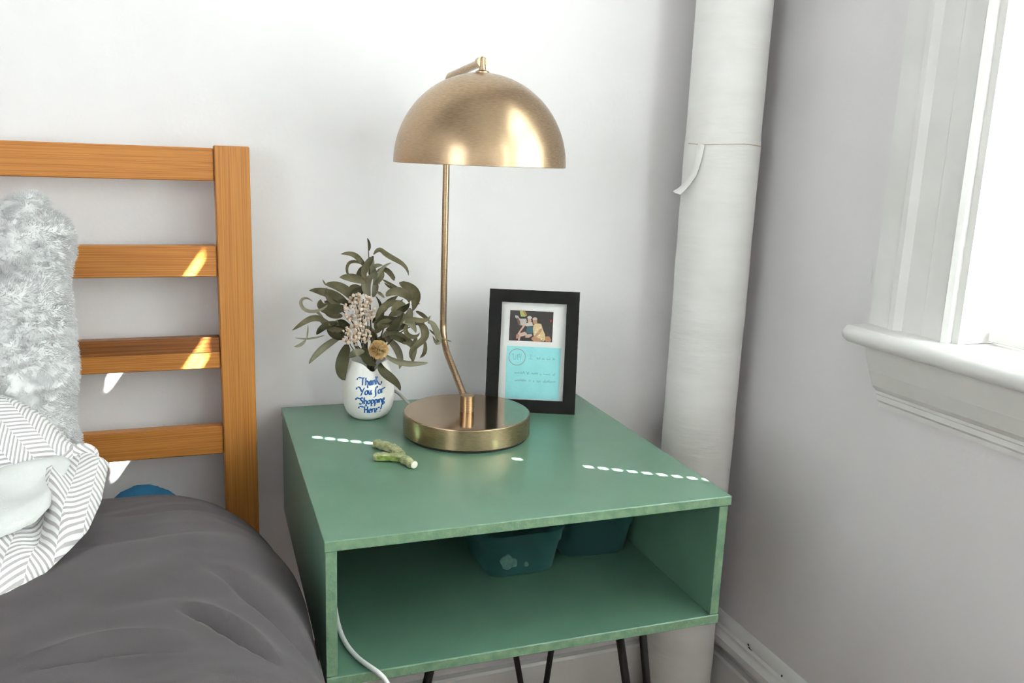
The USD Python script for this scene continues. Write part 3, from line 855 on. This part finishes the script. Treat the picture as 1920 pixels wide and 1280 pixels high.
# ------------------------------------------------------------------ the picture frame
FO = np.array([.2845, -.106, ZT])
FU = np.array([.921, -.39, 0]); FU /= np.linalg.norm(FU)
FV = np.array([.0157 * .9, .037 * .9, .174]); FH = np.linalg.norm(FV); FV /= FH
FN = np.cross(FU, FV)                       # out of the picture
FM = np.eye(4); FM[:3, 0], FM[:3, 1], FM[:3, 2], FM[:3, 3] = FU, FV, FN, FO + np.array([0, 0, .0])
FW, FHH, FBW, FD = .1335, .1815, .0185, .012


def framed(mesh):
    mesh = mesh.copy(); mesh.apply_transform(FM); mesh.apply_translation(-FO); return mesh


fr = thing('picture_frame', 'black picture frame holding a snapshot and a blue note, leaning behind the lamp', 'picture frame', FO)


def mitre(p0, p1, q1, q0):
    g = trimesh.creation.extrude_polygon(Polygon([p0, p1, q1, q0]), FD)
    g.apply_translation([0, 0, -FD])
    return framed(g)


A, B, C_, D_ = (0, 0), (FW, 0), (FW, FHH), (0, FHH)
a_, b_, c_, d_ = (FBW, FBW), (FW - FBW, FBW), (FW - FBW, FHH - FBW), (FBW, FHH - FBW)
for e in ((A, B, b_, a_), (B, C_, c_, b_), (C_, D_, d_, c_), (D_, A, a_, d_)):
    obj('moulding', mitre(*e), M['black_frame'], fr, smooth=20)
obj('backing', framed(box(FBW - .004, FW - FBW + .004, FBW - .004, FHH - FBW + .004, -.0110, -.0085)), M['paper'], fr, smooth=False, label='white backing sheet')
stand = framed(box(FW / 2 - .025, FW / 2 + .025, .05, .13, -.0150, -.0120))
obj('easel_back', stand, M['black_frame'], fr, smooth=False)
obj('glass', framed(box(FBW - .002, FW - FBW + .002, FBW - .002, FHH - FBW + .002, -.0044, -.0034)), M['pane'], fr, smooth=False)
ow, oh = FW - 2 * FBW, FHH - 2 * FBW


def img(x, y):
    """Frame-plane coordinates of a point of the 996 x 1280 close-up of the frame: bilinear over the opening."""
    # opening corners in the close-up: top left (200,187), top right (783,213), bottom right (768,1108), bottom left (165,1090)
    from_c = np.array([[200, 187], [783, 213], [768, 1108], [165, 1090]], float)
    u = v = .5
    for _ in range(12):
        p = (1 - v) * ((1 - u) * from_c[0] + u * from_c[1]) + v * ((1 - u) * from_c[3] + u * from_c[2])
        du = (1 - v) * (from_c[1] - from_c[0]) + v * (from_c[2] - from_c[3])
        dv_ = (1 - u) * (from_c[3] - from_c[0]) + u * (from_c[2] - from_c[1])
        s = np.linalg.solve(np.c_[du, dv_], np.array([x, y]) - p)
        u, v = u + s[0], v + s[1]
    return np.array([FBW + u * ow, FHH - FBW - v * oh])


def flat_poly(pts, z0, z1):
    return framed(prism_z([tuple(img(*p)) for p in pts], z0, z1))


card = obj('photo_card', flat_poly([(218, 240), (770, 262), (755, 595), (213, 573)], -.0085, -.0080), M['paper'], fr, smooth=False, label='white bordered instant snapshot')
pr = obj('print', flat_poly([(274, 265), (665, 283), (658, 563), (262, 547)], -.0080, -.0079), plain('print_dark', (.035, .027, .024), .6), card, smooth=False, label='dark snapshot of two people sitting close together')
PRINT = [((.55, .52, .50), [(318, 312), (345, 318), (360, 345), (420, 345), (425, 375), (400, 410), (368, 408), (362, 365), (320, 335)]),
         ((.46, .50, .16), [(360, 271), (388, 271), (405, 300), (425, 315), (405, 328), (372, 325), (362, 298)]),
         ((.45, .22, .10), [(385, 271), (408, 273), (428, 310), (412, 316)]),
         ((.20, .10, .06), [(335, 335), (352, 345), (368, 395), (358, 412), (340, 380)]),
         ((.62, .56, .52), [(428, 330), (442, 319), (462, 322), (474, 340), (460, 348), (432, 346)]),
         ((.60, .38, .29), [(432, 348), (462, 346), (468, 372), (452, 384), (434, 378)]),
         ((.66, .55, .50), [(405, 392), (440, 380), (474, 378), (482, 412), (430, 418), (408, 410)]),
         ((.045, .12, .16), [(428, 416), (480, 412), (488, 470), (470, 488), (425, 484), (420, 465)]),
         ((.66, .42, .31), [(400, 395), (416, 402), (375, 460), (352, 492), (340, 488), (360, 455)]),
         ((.66, .46, .37), [(352, 482), (410, 466), (428, 486), (425, 500), (370, 512), (362, 548), (345, 546), (350, 512)]),
         ((.62, .40, .32), [(430, 490), (470, 488), (476, 502), (448, 522), (414, 522), (410, 512)]),
         ((.58, .25, .18), [(330, 492), (348, 490), (346, 530), (328, 532)]),
         ((.60, .53, .46), [(476, 345), (488, 333), (508, 332), (520, 346), (518, 358), (480, 360)]),
         ((.52, .29, .17), [(478, 358), (516, 356), (520, 382), (505, 396), (484, 392)]),
         ((.72, .55, .30), [(486, 400), (520, 388), (556, 394), (570, 440), (592, 490), (596, 540), (578, 556), (530, 540), (488, 500), (482, 440)]),
         ((.50, .27, .14), [(545, 440), (566, 436), (556, 470), (510, 516), (478, 540), (470, 524), (500, 500)]),
         ((.52, .27, .14), [(466, 530), (500, 512), (580, 540), (560, 556), (490, 556)]),
         ((.50, .23, .12), [(592, 510), (630, 508), (650, 540), (642, 560), (596, 558)]),
         ((.40, .06, .045), [(632, 358), (648, 352), (656, 370), (644, 382), (634, 376)])]
for k, (c, pts) in enumerate(PRINT):
    obj('printed_patch', flat_poly(pts, -.0079, -.00786 + k * .000004), plain(f'print_tone_{k + 1}', c, .6), card, smooth=False)
for k, (x, y) in enumerate([(500, 420), (520, 445), (540, 405), (548, 430), (565, 480), (540, 500), (575, 520), (505, 470), (530, 470), (560, 535)]):
    cpt = [(x + 7 * math.cos(t), y + 7 * math.sin(t)) for t in np.linspace(0, 6.28, 9)[:-1]]
    obj('printed_patch', flat_poly(cpt, -.00784, -.00776), M['paper'] if k % 2 else M['rose'], card, smooth=False)
note = obj('note', flat_poly([(245, 596), (742, 618), (728, 1100), (230, 1084)], -.0085, -.0081), M['note'], fr, smooth=False, label='square light blue note with faint handwriting')


def pen(lines, half, z0, z1, mat, parent, name, conv=img):
    geo = shapely.union_all([LineString([tuple(conv(*p)) for p in l]).buffer(half, quad_segs=3) for l in lines if len(l) > 1])
    parts = [prism_z(list(g.exterior.coords)[:-1], z0, z1) if not g.interiors else trimesh.creation.extrude_polygon(g, z1 - z0).apply_translation([0, 0, z0]) for g in getattr(geo, 'geoms', [geo])]
    return obj(name, framed(cat(parts)), mat, parent, smooth=False)


ring_l = [[(340 + 76 * math.cos(t), 702 + 76 * math.sin(t)) for t in np.linspace(0, 2 * math.pi, 49)]]
pen(ring_l, .00042, -.0081, -.00804, M['ring_ink'], note, 'stamp_ring')
pen([[(308, 672), (306, 712), (312, 726), (326, 722), (330, 680)], [(345, 676), (342, 724), (352, 726)], [(345, 690), (360, 672), (362, 700), (350, 706)], [(376, 674), (374, 728)], [(300, 668), (300, 682)]], .00028, -.0081, -.00804, M['ink'], note, 'stamp_letters')
hand = [[(452, 680), (482, 682)], [(466, 682), (464, 718)], [(446, 718), (484, 721)], [(505, 684), (500, 692)]]
rr_ = random.Random(4)
for (x0, y0, words, slope) in [(520, 712, [30, 22, 34, 26], .045), (318, 846, [92, 22, 60, 14, 62, 24], .04), (318, 915, [112, 18, 14, 40, 110], .04)]:
    x = x0
    for k, wlen in enumerate(words):
        yb = y0 + slope * (x - x0)
        pts, xx = [], x
        while xx < x + wlen:
            pts.append((xx, yb + rr_.uniform(-10, 2) * (1.6 if rr_.random() < .2 else 1)))
            pts.append((xx + 4, yb + rr_.uniform(8, 14)))
            xx += rr_.uniform(8, 12)
        if len(pts) > 2:
            hand.append(pts)
        x += wlen + 20
pen(hand, .00020, -.0081, -.00804, M['ink'], note, 'handwriting')

# ------------------------------------------------------------------ the vase
VX, VY = .114, -.090
vase = thing('vase', 'small white ceramic vase with blue hand lettering, next to the lamp', 'vase', (VX, VY, ZT))
prof_v = [(0, .0008), (.020, 0), (.026, .003), (.0318, .011), (.0350, .022), (.0362, .034), (.0358, .046), (.0336, .058), (.0308, .068), (.0285, .078), (.0272, .084)]
zz = np.array([p[1] for p in prof_v]); rv = np.array([p[0] for p in prof_v])
s = np.linspace(0, 1, 60)
from scipy.interpolate import PchipInterpolator
tpar = np.r_[0, np.cumsum(np.hypot(np.diff(rv), np.diff(zz)))]; tpar /= tpar[-1]
rs_, zs2 = PchipInterpolator(tpar, rv)(s), PchipInterpolator(tpar, zz)(s)
NA = 96
va = np.linspace(0, 2 * np.pi, NA, endpoint=False)


def vase_r(theta, r, z):
    """Hand-made, slightly lumpy radius."""
    return r * (1 + .022 * np.sin(2 * theta + 1) * np.clip(z / .05, 0, 1) + .016 * (meshkit.noise(np.c_[np.cos(theta) * 2 + 4, np.sin(theta) * 2 + 4, z * 55 + 0 * theta], 2) - .5))


def rim_z(theta):
    """The mouth dips at the front."""
    df = np.angle(np.exp(1j * (theta + math.pi / 2 - .05)))
    return -.013 * np.exp(-(df / .42) ** 2)


rings = []
for r, z in zip(rs_, zs2):
    k = np.clip((z - .045) / .039, 0, 1)
    zz_ = z + rim_z(va) * k ** 1.5
    R_ = vase_r(va, r, np.full(NA, z))
    rings.append(np.c_[R_ * np.cos(va), R_ * np.sin(va), zz_])
inner = []
for f_ in np.linspace(0, 1, 14):
    z = .0836 - f_ * .068
    r = np.interp(z, zs2[5:], rs_[5:]) - .0032 - .0006 * f_
    k = np.clip((z - .045) / .039, 0, 1)
    inner.append(np.c_[r * np.cos(va), r * np.sin(va), z + rim_z(va) * k ** 1.5])
obj('vase_body', skin(rings + inner), M['ceramic'], vase, smooth=60)

# lettering: strokes of a slanted broad nib, laid on the vase's curved front
GL = {
    'T': ([[(-1.25, 1.22), (-1.4, 1.4), (-1.2, 1.62), (-.7, 1.66), (0, 1.62), (.45, 1.7)], [(.0, 1.64), (.02, .8), (0, 0)]], .75),
    'h': ([[(0, 1.7), (.02, .8), (0, 0)], [(.02, .55), (.3, .95), (.55, .75), (.52, .1), (.45, -.45), (.6, -.55)]], .8),
    'a': ([[(.52, .85), (.2, .95), (0, .45), (.2, 0), (.5, .35)], [(.55, 1), (.52, .3), (.7, .02)]], .85),
    'n': ([[(0, 1), (0, 0)], [(0, .55), (.3, .98), (.5, .75), (.5, 0)]], .75),
    'k': ([[(.05, 1.75), (.02, .9), (0, 0)], [(.5, 1.7), (.05, .95)], [(.1, .95), (.5, .35), (.95, -.12), (1.35, .05), (1.4, .5)]], 1.4),
    'Y': ([[(-1.1, 1.2), (-1.25, 1.42), (-1.05, 1.68), (-.6, 1.7), (-.3, 1.35), (.1, .75)], [(.6, 1.65), (.25, .9), (0, .2), (-.2, -.25)]], .7),
    'o': ([[(.3, .98), (.03, .6), (.1, .1), (.35, 0), (.6, .4), (.5, .88), (.3, .98)]], .85),
    'u': ([[(0, 1), (.02, .25), (.25, 0), (.5, .35)], [(.5, 1), (.5, .2), (.65, 0)]], .85),
    'f': ([[(.85, 1.45), (.6, 1.75), (.35, 1.3), (.28, .2), (.15, -.65), (-.15, -.75)]], .85),
    'r': ([[(0, 1), (.0, 0)], [(0, .6), (.3, .95), (.6, .9)]], .6),
    '~': ([[(-.1, 1.0), (.1, 1.12), (.35, 1.0)]], .4),
    'S': ([[(-1.1, 1.05), (-1.3, 1.25), (-1.1, 1.5), (-.6, 1.45), (0, 1.5), (.5, 1.55)], [(.35, 1.72), (.0, 1.6), (-.1, 1.25), (.2, .95), (.45, .6), (.35, .15), (0, -.05), (-.4, .15)]], .75),
    'p': ([[(0, 1), (.02, 0), (0, -.7)], [(0, .6), (.28, 1), (.58, .7), (.5, .15), (.15, .05)]], .8),
    'i': ([[(0, 1), (0, 0)]], .35),
    'g': ([[(.3, 1), (.05, .8), (.1, .4), (.35, .35), (.55, .65), (.3, 1)], [(.55, 1), (.7, 1.1)], [(.35, .3), (.05, -.05), (.15, -.5), (.45, -.55), (.65, -.2), (.35, .0), (.15, -.1)]], .85),
    'H': ([[(-1.2, 1.15), (-1.35, 1.35), (-1.1, 1.6), (-.5, 1.55), (.05, 1.6)], [(0, 1.6), (.02, .8), (-.05, 0)], [(.05, .85), (.7, .9)], [(.75, 1.65), (.72, .8), (.7, 0)]], .95),
    'e': ([[(.05, .5), (.5, .62), (.45, .92), (.2, .95), (.02, .5), (.15, .05), (.55, .15)]], .75),
    '!': ([[(.55, 1.85), (.3, .55)], [(.2, .12), (.17, 0)]], .4)}
front = -math.pi / 2 - .02                     # the direction the words face
XH = .0060


def on_vase(sx, sz, lift):
    th_ = front + sx / .0355
    r = np.interp(sz, zs2[5:], rs_[5:])
    r = vase_r(np.array([th_]), np.array([r]), np.array([sz]))[0] + lift
    return np.array([r * math.cos(th_), r * math.sin(th_), sz])


quads = []
nib = np.array([math.cos(math.radians(35)), math.sin(math.radians(35))]) * XH * .13
for word, x0, zbase in [('Thank', -.0150, .0548), ('You for~', -.0155, .0418), ('Shopping', -.0165, .0284), ('Here~!', -.0120, .0150)]:
    x, sc = x0, 1.0 if word != 'Shopping' else .92
    for ch in word:
        if ch == ' ':
            x += XH * .35; continue
        strokes, adv = GL[ch]
        lift_z = zbase + .0013 * (x - x0) / .03 - .0008
        for st in strokes:
            p2 = spline(np.array(st), max(6, 5 * len(st))) if len(st) > 2 else np.linspace(st[0], st[1], 6)
            p2 = p2 * XH * sc + [x, lift_z]
            rows = []
            for p in p2:
                off = nib
                rows.append([on_vase(*(p - off), .00035), on_vase(*(p + off), .00035)])
            # widen hairlines a little so that they do not vanish
            rows = np.array(rows)
            tn = np.gradient(rows.mean(1), axis=0); tn /= np.maximum(np.linalg.norm(tn, axis=1, keepdims=True), 1e-9)
            outv = rows.mean(1) * [1, 1, 0]; outv /= np.linalg.norm(outv, axis=1, keepdims=True)
            sd = np.cross(tn, outv) * XH * .055
            half = (rows[:, 1] - rows[:, 0]) / 2
            half = half + np.where((half * sd).sum(1, keepdims=True) >= 0, sd, -sd)
            c = rows.mean(1)
            quads.append(sheet(np.stack([c - half, c + half], 1), .0004))
        x += adv * XH * sc * 1.06
obj('lettering', cat(quads), M['blue_ink'], vase, smooth=False, label='blue hand-painted words Thank You for Shopping Here!')

# ------------------------------------------------------------------ the dried bouquet
def zp(x, y, Y):
    """The point at depth y = Y behind a point of the 3.2x close-up of the bouquet."""
    return at(530 + x / 3.2, 430 + y / 3.2, Y)


PXM = 1.2144 / FPX / 3.2                        # metres per close-up pixel at the vase
VIEW = np.array([VX, VY, .72]) - CAM; VIEW /= np.linalg.norm(VIEW)


def leaf(pts, w, seed, dy=None):
    r = random.Random(seed)
    y0 = VY + r.uniform(-.028, .022)
    if dy is not None:
        y0 = VY + dy
    n = len(pts)
    P3 = []
    for k, p in enumerate(pts):
        P3.append(zp(p[0], p[1], y0 + (r.uniform(-.010, .010) if 0 < k else 0)))
    c = spline(P3, 16)
    t = np.gradient(c, axis=0); t /= np.linalg.norm(t, axis=1, keepdims=True)
    side = np.cross(t, VIEW); side /= np.maximum(np.linalg.norm(side, axis=1, keepdims=True), 1e-9)
    for k in range(1, 16):
        if side[k] @ side[k - 1] < 0: side[k] *= -1
    nr = np.cross(t, side)
    s_ = np.linspace(0, 1, 16)
    wid = np.sin(np.pi * np.clip(.06 + s_ * .94, 0, 1)) ** .62 * w * 1.2 * PXM / 2
    wid[0], wid[-1] = .25 * wid[1], .0003
    tw = r.uniform(-.5, .5) + r.uniform(-.5, .5) * s_
    sd = side * np.cos(tw)[:, None] + nr * np.sin(tw)[:, None]
    nn = np.cross(t, sd)
    cup = r.uniform(.15, .45)
    grid = np.stack([c - sd * wid[:, None] + nn * (wid * cup)[:, None], c - sd * wid[:, None] * .5 + nn * (wid * cup * .3)[:, None], c, c + sd * wid[:, None] * .5 + nn * (wid * cup * .3)[:, None], c + sd * wid[:, None] + nn * (wid * cup)[:, None]], 1)
    return sheet(grid, .00035)


SPRIGS = [
    ('dried eucalyptus sprig reaching straight up, the tallest in the vase', [(535, 800), (528, 560), (522, 330), (515, 130)],
     [([(545, 150), (570, 125), (620, 150), (690, 190), (735, 225), (755, 275)], 30, 0), ([(510, 240), (470, 190), (420, 150), (350, 148)], 26, 0), ([(500, 215), (450, 195), (400, 200), (385, 235), (425, 285)], 16, 0),
      ([(516, 130), (521, 92), (508, 52)], 15, 2), ([(540, 170), (530, 230), (560, 285), (592, 308)], 44, 1), ([(560, 255), (610, 240), (650, 270), (672, 302)], 26, 0), ([(450, 320), (465, 260), (502, 215)], 32, 0),
      ([(500, 320), (430, 292), (342, 287)], 42, 0), ([(520, 405), (508, 330), (545, 268)], 46, 1), ([(540, 405), (558, 340), (545, 295)], 32, 1), ([(600, 300), (650, 330), (692, 350)], 14, 0), ([(580, 330), (600, 230), (652, 200)], 18, 1),
      ([(505, 300), (490, 250), (520, 195), (535, 160)], 34, 0), ([(545, 330), (590, 290), (600, 250)], 24, 0), ([(530, 260), (560, 220), (600, 215)], 22, 1), ([(470, 390), (490, 340), (480, 290)], 30, 2), ([(560, 370), (590, 390), (610, 410)], 16, 0)]),
    ('dried eucalyptus sprig spreading to the upper left of the bouquet', [(528, 800), (470, 640), (380, 510), (250, 430)],
     [([(430, 430), (380, 370), (310, 335), (255, 330)], 48, 0), ([(390, 450), (310, 400), (230, 375), (160, 366)], 50, 0), ([(385, 480), (320, 450), (270, 410), (262, 350)], 22, 0), ([(380, 470), (300, 480), (240, 468), (228, 420)], 50, 2),
      ([(360, 520), (290, 512), (240, 470)], 42, 0), ([(270, 450), (200, 490), (140, 485), (110, 450), (125, 415), (178, 430)], 16, 1), ([(250, 545), (200, 492), (172, 490)], 14, 1), ([(460, 430), (420, 362), (480, 350)], 44, 0),
      ([(400, 400), (440, 380), (470, 345)], 40, 2), ([(260, 335), (250, 318), (240, 300)], 8, 0), ([(350, 440), (300, 430), (250, 440)], 40, 0), ([(420, 470), (370, 440), (330, 440)], 34, 2), ([(330, 505), (280, 470), (230, 450)], 34, 2)]),
    ('dried eucalyptus sprig drooping to the lower left, beside the vase rim', [(525, 800), (450, 700), (370, 620), (270, 560)],
     [([(290, 580), (220, 535), (150, 545), (58, 605)], 30, 0), ([(330, 560), (260, 580), (203, 630)], 34, 2), ([(362, 600), (280, 580), (230, 540), (200, 530)], 36, 0), ([(370, 650), (310, 640), (268, 585)], 36, 2), ([(370, 640), (320, 600), (330, 540)], 36, 1),
      ([(360, 640), (270, 690), (200, 750), (158, 806)], 34, 1), ([(250, 635), (150, 655), (78, 650)], 9, 1), ([(140, 660), (110, 690), (68, 702)], 15, 1), ([(145, 655), (150, 610), (152, 575)], 8, 1), ([(392, 690), (362, 770), (352, 840), (374, 905)], 66, 2, -.008),
      ([(490, 735), (440, 738), (403, 772)], 36, 1, -.030), ([(400, 640), (350, 600), (300, 600)], 40, 2), ([(410, 590), (360, 560), (320, 570)], 40, 2)]),
    ('dried eucalyptus sprig arching to the upper right, curling near the lamp stem', [(545, 800), (590, 640), (650, 500), (720, 420)],
     [([(560, 540), (600, 470), (660, 440), (722, 430)], 34, 0), ([(575, 530), (590, 460), (558, 400)], 22, 0), ([(620, 400), (680, 370), (740, 390), (758, 440)], 46, 0), ([(700, 320), (762, 350), (797, 420), (780, 490)], 54, 0), ([(762, 470), (748, 540), (715, 572), (690, 520)], 54, 1),
      ([(660, 500), (700, 450), (738, 450)], 34, 0), ([(650, 480), (720, 480), (762, 440)], 34, 2), ([(690, 345), (660, 350), (610, 320)], 14, 0), ([(600, 500), (630, 440), (690, 400)], 40, 0), ([(640, 520), (690, 500), (740, 520)], 34, 1), ([(770, 450), (800, 445), (822, 447)], 8, 0), ([(560, 600), (570, 550), (610, 500)], 44, 2)]),
    ('dried eucalyptus sprig hanging to the lower right, touching the lamp stem', [(550, 800), (620, 700), (720, 610), (850, 560)],
     [([(540, 560), (600, 545), (680, 550), (722, 500)], 48, 2), ([(560, 622), (620, 565), (692, 590)], 48, 0), ([(600, 650), (660, 610), (722, 600)], 34, 1), ([(640, 600), (700, 640), (760, 680), (772, 712)], 40, 0), ([(700, 580), (760, 540), (830, 545), (887, 518)], 26, 0),
      ([(800, 490), (850, 520), (882, 552)], 22, 0), ([(790, 560), (850, 590), (852, 650), (800, 700), (780, 790)], 36, 0), ([(800, 640), (790, 720), (778, 802)], 30, 1), ([(850, 660), (855, 720), (823, 768)], 20, 0), ([(870, 560), (915, 600), (932, 660), (900, 640)], 36, 1),
      ([(880, 600), (930, 640), (1012, 672)], 13, 0), ([(760, 560), (740, 610), (770, 640), (822, 620)], 26, 0), ([(610, 650), (680, 710), (706, 780), (700, 837)], 38, 1), ([(615, 748), (700, 795), (780, 805), (872, 800)], 30, 1, -.020), ([(588, 800), (610, 860), (670, 910), (706, 967)], 46, 2, -.046),
      ([(500, 580), (540, 630), (556, 672)], 38, 1), ([(700, 520), (680, 570), (620, 600)], 44, 2), ([(490, 700), (510, 780), (562, 815)], 46, 2, -.030), ([(560, 690), (540, 640), (520, 600)], 40, 2), ([(640, 640), (690, 650), (740, 690)], 30, 2), ([(720, 560), (770, 570), (800, 620)], 30, 1), ([(810, 560), (840, 610), (830, 660)], 22, 1), ([(540, 700), (600, 660), (650, 640)], 46, 0)])]
seed = 100
for label, stemp, leaves in SPRIGS:
    sp = thing('eucalyptus_sprig', label, 'dried plant')
    st3 = [np.array([VX + .004 * math.sin(seed), VY + .004 * math.cos(seed), ZT + .030])] + [zp(p[0], p[1], VY + .004 * math.sin(k * 2 + seed)) for k, p in enumerate(stemp)]
    st3[1] = np.array([VX + np.clip(st3[1][0] - VX, -.012, .012), VY - .004, ZT + .080])
    obj('stem', tube(spline(st3, 30), np.linspace(.0016, .0006, 30), 7), M['stem'], sp, smooth=60)
    for pts, w, mk, *dy in leaves:
        seed += 1
        obj('leaf', leaf(pts, w, seed, *dy), LEAF[mk], sp, smooth=50)

# pale blossom clusters
def blossoms(label, ctr, sx, sy, n, stem_to, seed_):
    t = thing('blossom_spray', label, 'dried flowers')
    r = np.random.default_rng(seed_)
    B = []
    c0 = zp(*ctr, VY - .034)
    for k in range(n):
        u = r.normal(0, .55, 2); u = u / max(1, np.linalg.norm(u))
        p = zp(ctr[0] + u[0] * sx, ctr[1] + u[1] * sy, VY - .034 - r.uniform(-.006, .008))
        s = trimesh.creation.icosphere(1, r.uniform(.0015, .0027))
        s.vertices *= 1 + .7 * (meshkit.noise(s.vertices * 900 + k * 3.1, k)[:, None] - .5)
        s.apply_transform(trimesh.transformations.random_rotation_matrix(r.random(3)))
        s.apply_translation(p)
        B.append(s)
    obj('blossom_cluster', cat(B), M['blossom'], t, smooth=40, kind='stuff')
    T_ = []
    end = np.array([VX, VY - .004, ZT + .035])
    mid = np.array([VX - .004, VY - .012, ZT + .080])
    for k in range(9):
        u = r.normal(0, .4, 2)
        tip = zp(ctr[0] + u[0] * sx, ctr[1] + u[1] * sy, VY - .034)
        T_.append(tube(spline([end, mid, (mid + tip) / 2 + r.normal(0, .002, 3), tip], 14), .0006, 5))
    obj('stem', cat(T_), M['stem'], t, smooth=60)


blossoms('upper spray of tiny pale pink dried blossoms in the bouquet', (462, 480), 88, 92, 120, None, 3)
blossoms('lower spray of tiny pale dried blossoms just above the vase rim', (440, 632), 84, 58, 90, None, 4)

# the dried rose at the rim
RC = zp(576, 722, VY - .036)
rose = thing('dried_rose', 'small yellow dried rose at the rim of the white vase', 'dried flower')
rfw = -VIEW * .9 + np.array([0.05, 0, .35]); rfw /= np.linalg.norm(rfw)
e1 = np.cross(rfw, [0, 0, 1.0]); e1 /= np.linalg.norm(e1); e2 = np.cross(e1, rfw)
r = np.random.default_rng(12)
for k in range(30):
    zc = 1 - .92 * (k + .5) / 30
    az = k * 2.399963
    d_ = rfw * zc + (e1 * math.cos(az) + e2 * math.sin(az)) * math.sqrt(1 - zc * zc)
    ua = np.cross(d_, r.normal(0, 1, 3)); ua /= np.linalg.norm(ua)
    if k > 14:                               # outer petals lie round the flower
        ua = np.cross(d_, rfw); ua /= np.linalg.norm(ua)
    va_ = np.cross(d_, ua)
    ph, wv = r.uniform(0, 6.3, 2), r.uniform(.0014, .0024)
    wid = r.uniform(.0062, .0085)
    grid = []
    for s_ in np.linspace(0, 1, 7):
        grid.append([RC + 1.3 * d_ * (.0018 + .0098 * s_ * (1 - .16 * t_ * t_) - .0016 * s_ ** 3 + .0005 * math.sin(7 * t_ + ph[0])) + ua * (t_ * wid * (.35 + .65 * s_ ** .7))
                     + va_ * (wv * s_ * math.sin(4.2 * t_ + ph[1]) + .0030 * s_ ** 2 * (1 if k > 14 else .4)) for t_ in np.linspace(-1, 1, 11)])
    obj('petal', sheet(grid, .0004), M['rose'], rose, smooth=50)
obj('stem', tube(spline([RC - rfw * .006, RC - rfw * .014 + np.array([0, .004, -.004]), np.array([VX + .004, VY - .010, ZT + .070]), np.array([VX + .003, VY, ZT + .03])], 16), .0013, 7), M['stem'], rose, smooth=60)

# ------------------------------------------------------------------ two bits of dried green stem on the table
def chunk(pts, w, h, seed_, mat_end=None):
    """A rough piece with a rectangular, bumpy section along a path on the table."""
    c = spline([(p[0], p[1], ZT + h / 2 + .0002) for p in pts], 34)
    t = np.gradient(c, axis=0); t /= np.linalg.norm(t, axis=1, keepdims=True)
    sd = np.cross(t, [0, 0, 1.0]); sd /= np.linalg.norm(sd, axis=1, keepdims=True)
    rings_, n_ = [], 20
    aa = np.linspace(0, 2 * np.pi, n_, endpoint=False)
    for k in range(34):
        e = (np.abs(np.cos(aa)) ** 4 + np.abs(np.sin(aa)) ** 4) ** -.25
        nz = meshkit.noise(np.c_[np.cos(aa) * 2 + 9, np.sin(aa) * 2 + 9, np.full(n_, k * .55)], seed_)
        g = e * (.85 + .45 * (nz - .4))
        taper = .82 + .18 * math.sin(math.pi * k / 33)
        p = c[k] + sd[k] * (np.cos(aa) * g * w / 2 * taper)[:, None] + np.array([0, 0, 1.0]) * (np.sin(aa) * g * h / 2)[:, None]
        p[:, 2] = np.maximum(p[:, 2], ZT + .0002)
        rings_.append(p)
    return skin(rings_), c, sd


pieces = thing('dried_stem_piece', 'forked pale green piece of dried stem lying on the table left of the lamp base', 'dried stem')
g1, _, _ = chunk([(.0955, -.226), (.104, -.238), (.1115, -.252), (.1145, -.270), (.1155, -.286)], .0155, .0105, 5)
obj('bumpy_branch', g1, M['moss'], pieces, smooth=40)
g2, c2, s2 = chunk([(.0850, -.273), (.097, -.2775), (.1075, -.281), (.1155, -.2895), (.1195, -.303), (.1235, -.3145)], .0125, .0098, 9)
obj('split_branch', g2, M['moss'], pieces, smooth=40)
grv = [(c2[k] - s2[k] * -.0064 * 0 + np.array([0, 0, 0])) for k in range(2, 19)]
inn = []
for k in range(2, 20):
    f = c2[k] + s2[k] * .0066
    inn.append([f + [0, 0, -.0028], f + s2[k] * .0003, f + [0, 0, .0026]])
obj('green_pith', sheet(inn, .0012), M['moss_in'], pieces, smooth=40, label='bright green pith in the split side')
cutp = trimesh.creation.icosphere(2, 1.0); cutp.vertices *= [.0052, .0016, .0045]
ce = c2[-1] + (c2[-1] - c2[-2]) * .4
cutp.apply_transform(trimesh.transformations.rotation_matrix(math.atan2(c2[-1][1] - c2[-3][1], c2[-1][0] - c2[-3][0]) + math.pi / 2, [0, 0, 1])); cutp.apply_translation(ce)
obj('cut_end', cutp, M['cut'], pieces, smooth=40, label='pale cut end')
